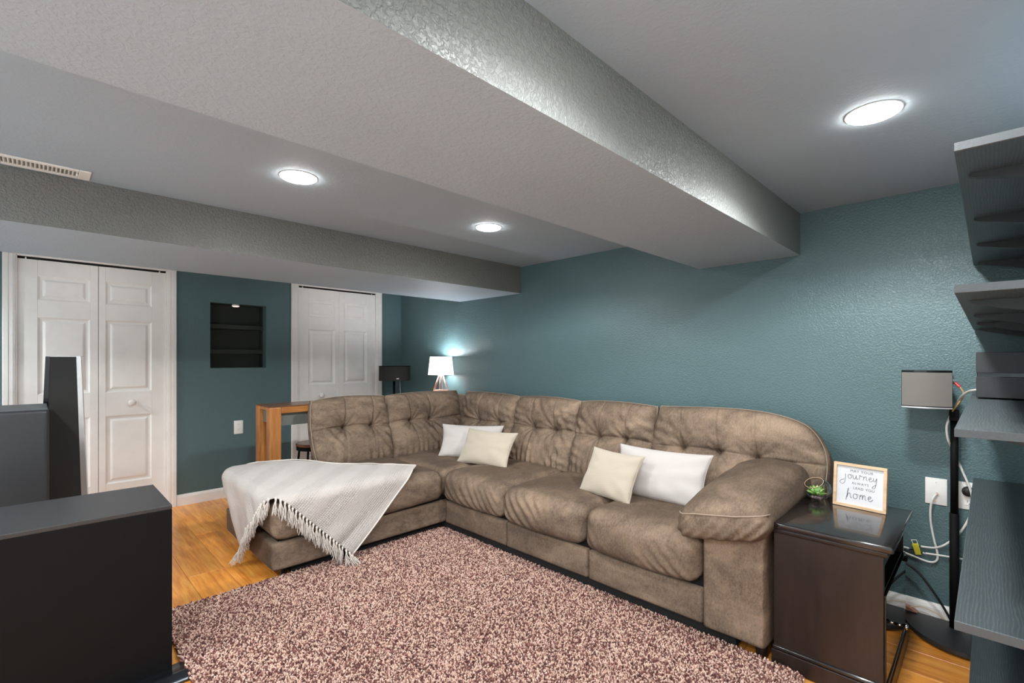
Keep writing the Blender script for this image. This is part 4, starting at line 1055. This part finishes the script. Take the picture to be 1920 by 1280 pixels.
def cable(name, pts, r, mat, label, cat='cable'):
    o = obj(name, nt(pts, r, 8, smooth_n=8), M[mat], None, True); o['label'] = label; o['category'] = cat; return o
cable('coax_cable', [(4.802, -0.016, 0.622), (4.790, -0.035, 0.600), (4.782, -0.028, 0.55), (4.782, -0.018, 0.48), (4.793, -0.014, 0.40), (4.806, -0.012, 0.33), (4.800, -0.012, 0.296), (4.770, -0.012, 0.285), (4.70, -0.012, 0.300), (4.62, -0.02, 0.32)], 0.0048, 'cable_white', 'white coax cable hanging from the cable wall plate')
cable('speaker_cable', [(4.855, -0.105, 1.01), (4.843, -0.108, 0.96), (4.848, -0.105, 0.90), (4.862, -0.062, 0.85), (4.895, -0.045, 0.75), (4.925, -0.040, 0.65), (4.922, -0.038, 0.56), (4.890, -0.032, 0.47), (4.845, -0.022, 0.40), (4.80, -0.016, 0.362), (4.745, -0.012, 0.352)], 0.0048, 'cable_white', 'white cable looping from the speaker pole past the power outlet')
cable('jumper_cable', [(4.872, -0.10, 1.055), (4.895, -0.18, 1.105), (4.92, -0.30, 1.135), (4.938, -0.40, 1.146), (4.950, -0.44, 1.150)], 0.005, 'cable_white', 'short white cable bridging the satellite speaker and the receiver')
t = thing('cable_splitter', 'yellow tagged cable splitter hanging on the wall beside the nightstand', 'splitter', (4.735, -0.012, 0.34))
Ms = Matrix.Translation((4.728, -0.012, 0.338)) @ Matrix.Rotation(-0.25, 4, 'Y')
for nm, b, m in (('body', nb(-0.012, 0.012, -0.006, 0.008, -0.030, 0.022, 0.002, 1), 'yellow'), ('tag_loop', nt([(-0.008, 0, 0.022), (-0.010, 0, 0.040), (0.010, 0, 0.040), (0.010, 0, 0.022)], 0.0022, 6), 'plastic_white'),
                 ('connector', nl([(0.0045, 0.012), (0.0045, 0.03)], (0, 0, 0.008), 8, 'X'), 'chrome'), ('connector', nl([(0.0045, 0.012), (0.0045, 0.03)], (0, 0, -0.022), 8, 'X'), 'chrome'), ('connector', nl([(0.0045, -0.03), (0.0045, -0.012)], (0, 0, -0.006), 8, 'X'), 'chrome')):
    bmesh.ops.transform(b, matrix=Ms, verts=b.verts); obj(nm, b, M[m], t, 'auto')
cable('coax_lead', [(4.752, -0.012, 0.322), (4.81, -0.014, 0.328), (4.90, -0.018, 0.335), (4.98, -0.02, 0.33)], 0.0045, 'cable_white', 'white lead running right from the yellow splitter behind the pole')
cable('coax_tail', [(4.700, -0.012, 0.330), (4.66, -0.014, 0.332), (4.60, -0.02, 0.335)], 0.0045, 'cable_white', 'white lead running left from the yellow splitter behind the nightstand')
cable('black_cable', [(4.62, -0.03, 0.29), (4.68, -0.05, 0.272), (4.74, -0.06, 0.235), (4.79, -0.065, 0.17), (4.83, -0.06, 0.10), (4.86, -0.055, 0.036)], 0.0055, 'cable_black', 'black cable arching down the teal wall to the speaker base')
cable('thin_wire', [(4.70, -0.045, 0.045), (4.745, -0.03, 0.062), (4.80, -0.035, 0.055), (4.835, -0.04, 0.034)], 0.0018, 'cable_copper', 'thin tan wire lying against the white baseboard')
b = npr([(4.66, 0.032), (4.735, 0.034), (4.725, 0.040), (4.66, 0.066)], 'Y', -0.05, -0.018)
o = obj('wrapping', b, M['brown_plastic']); o['label'] = 'scrap of brown and white wrapping behind the nightstand on the speaker base'; o['category'] = 'wrapping'
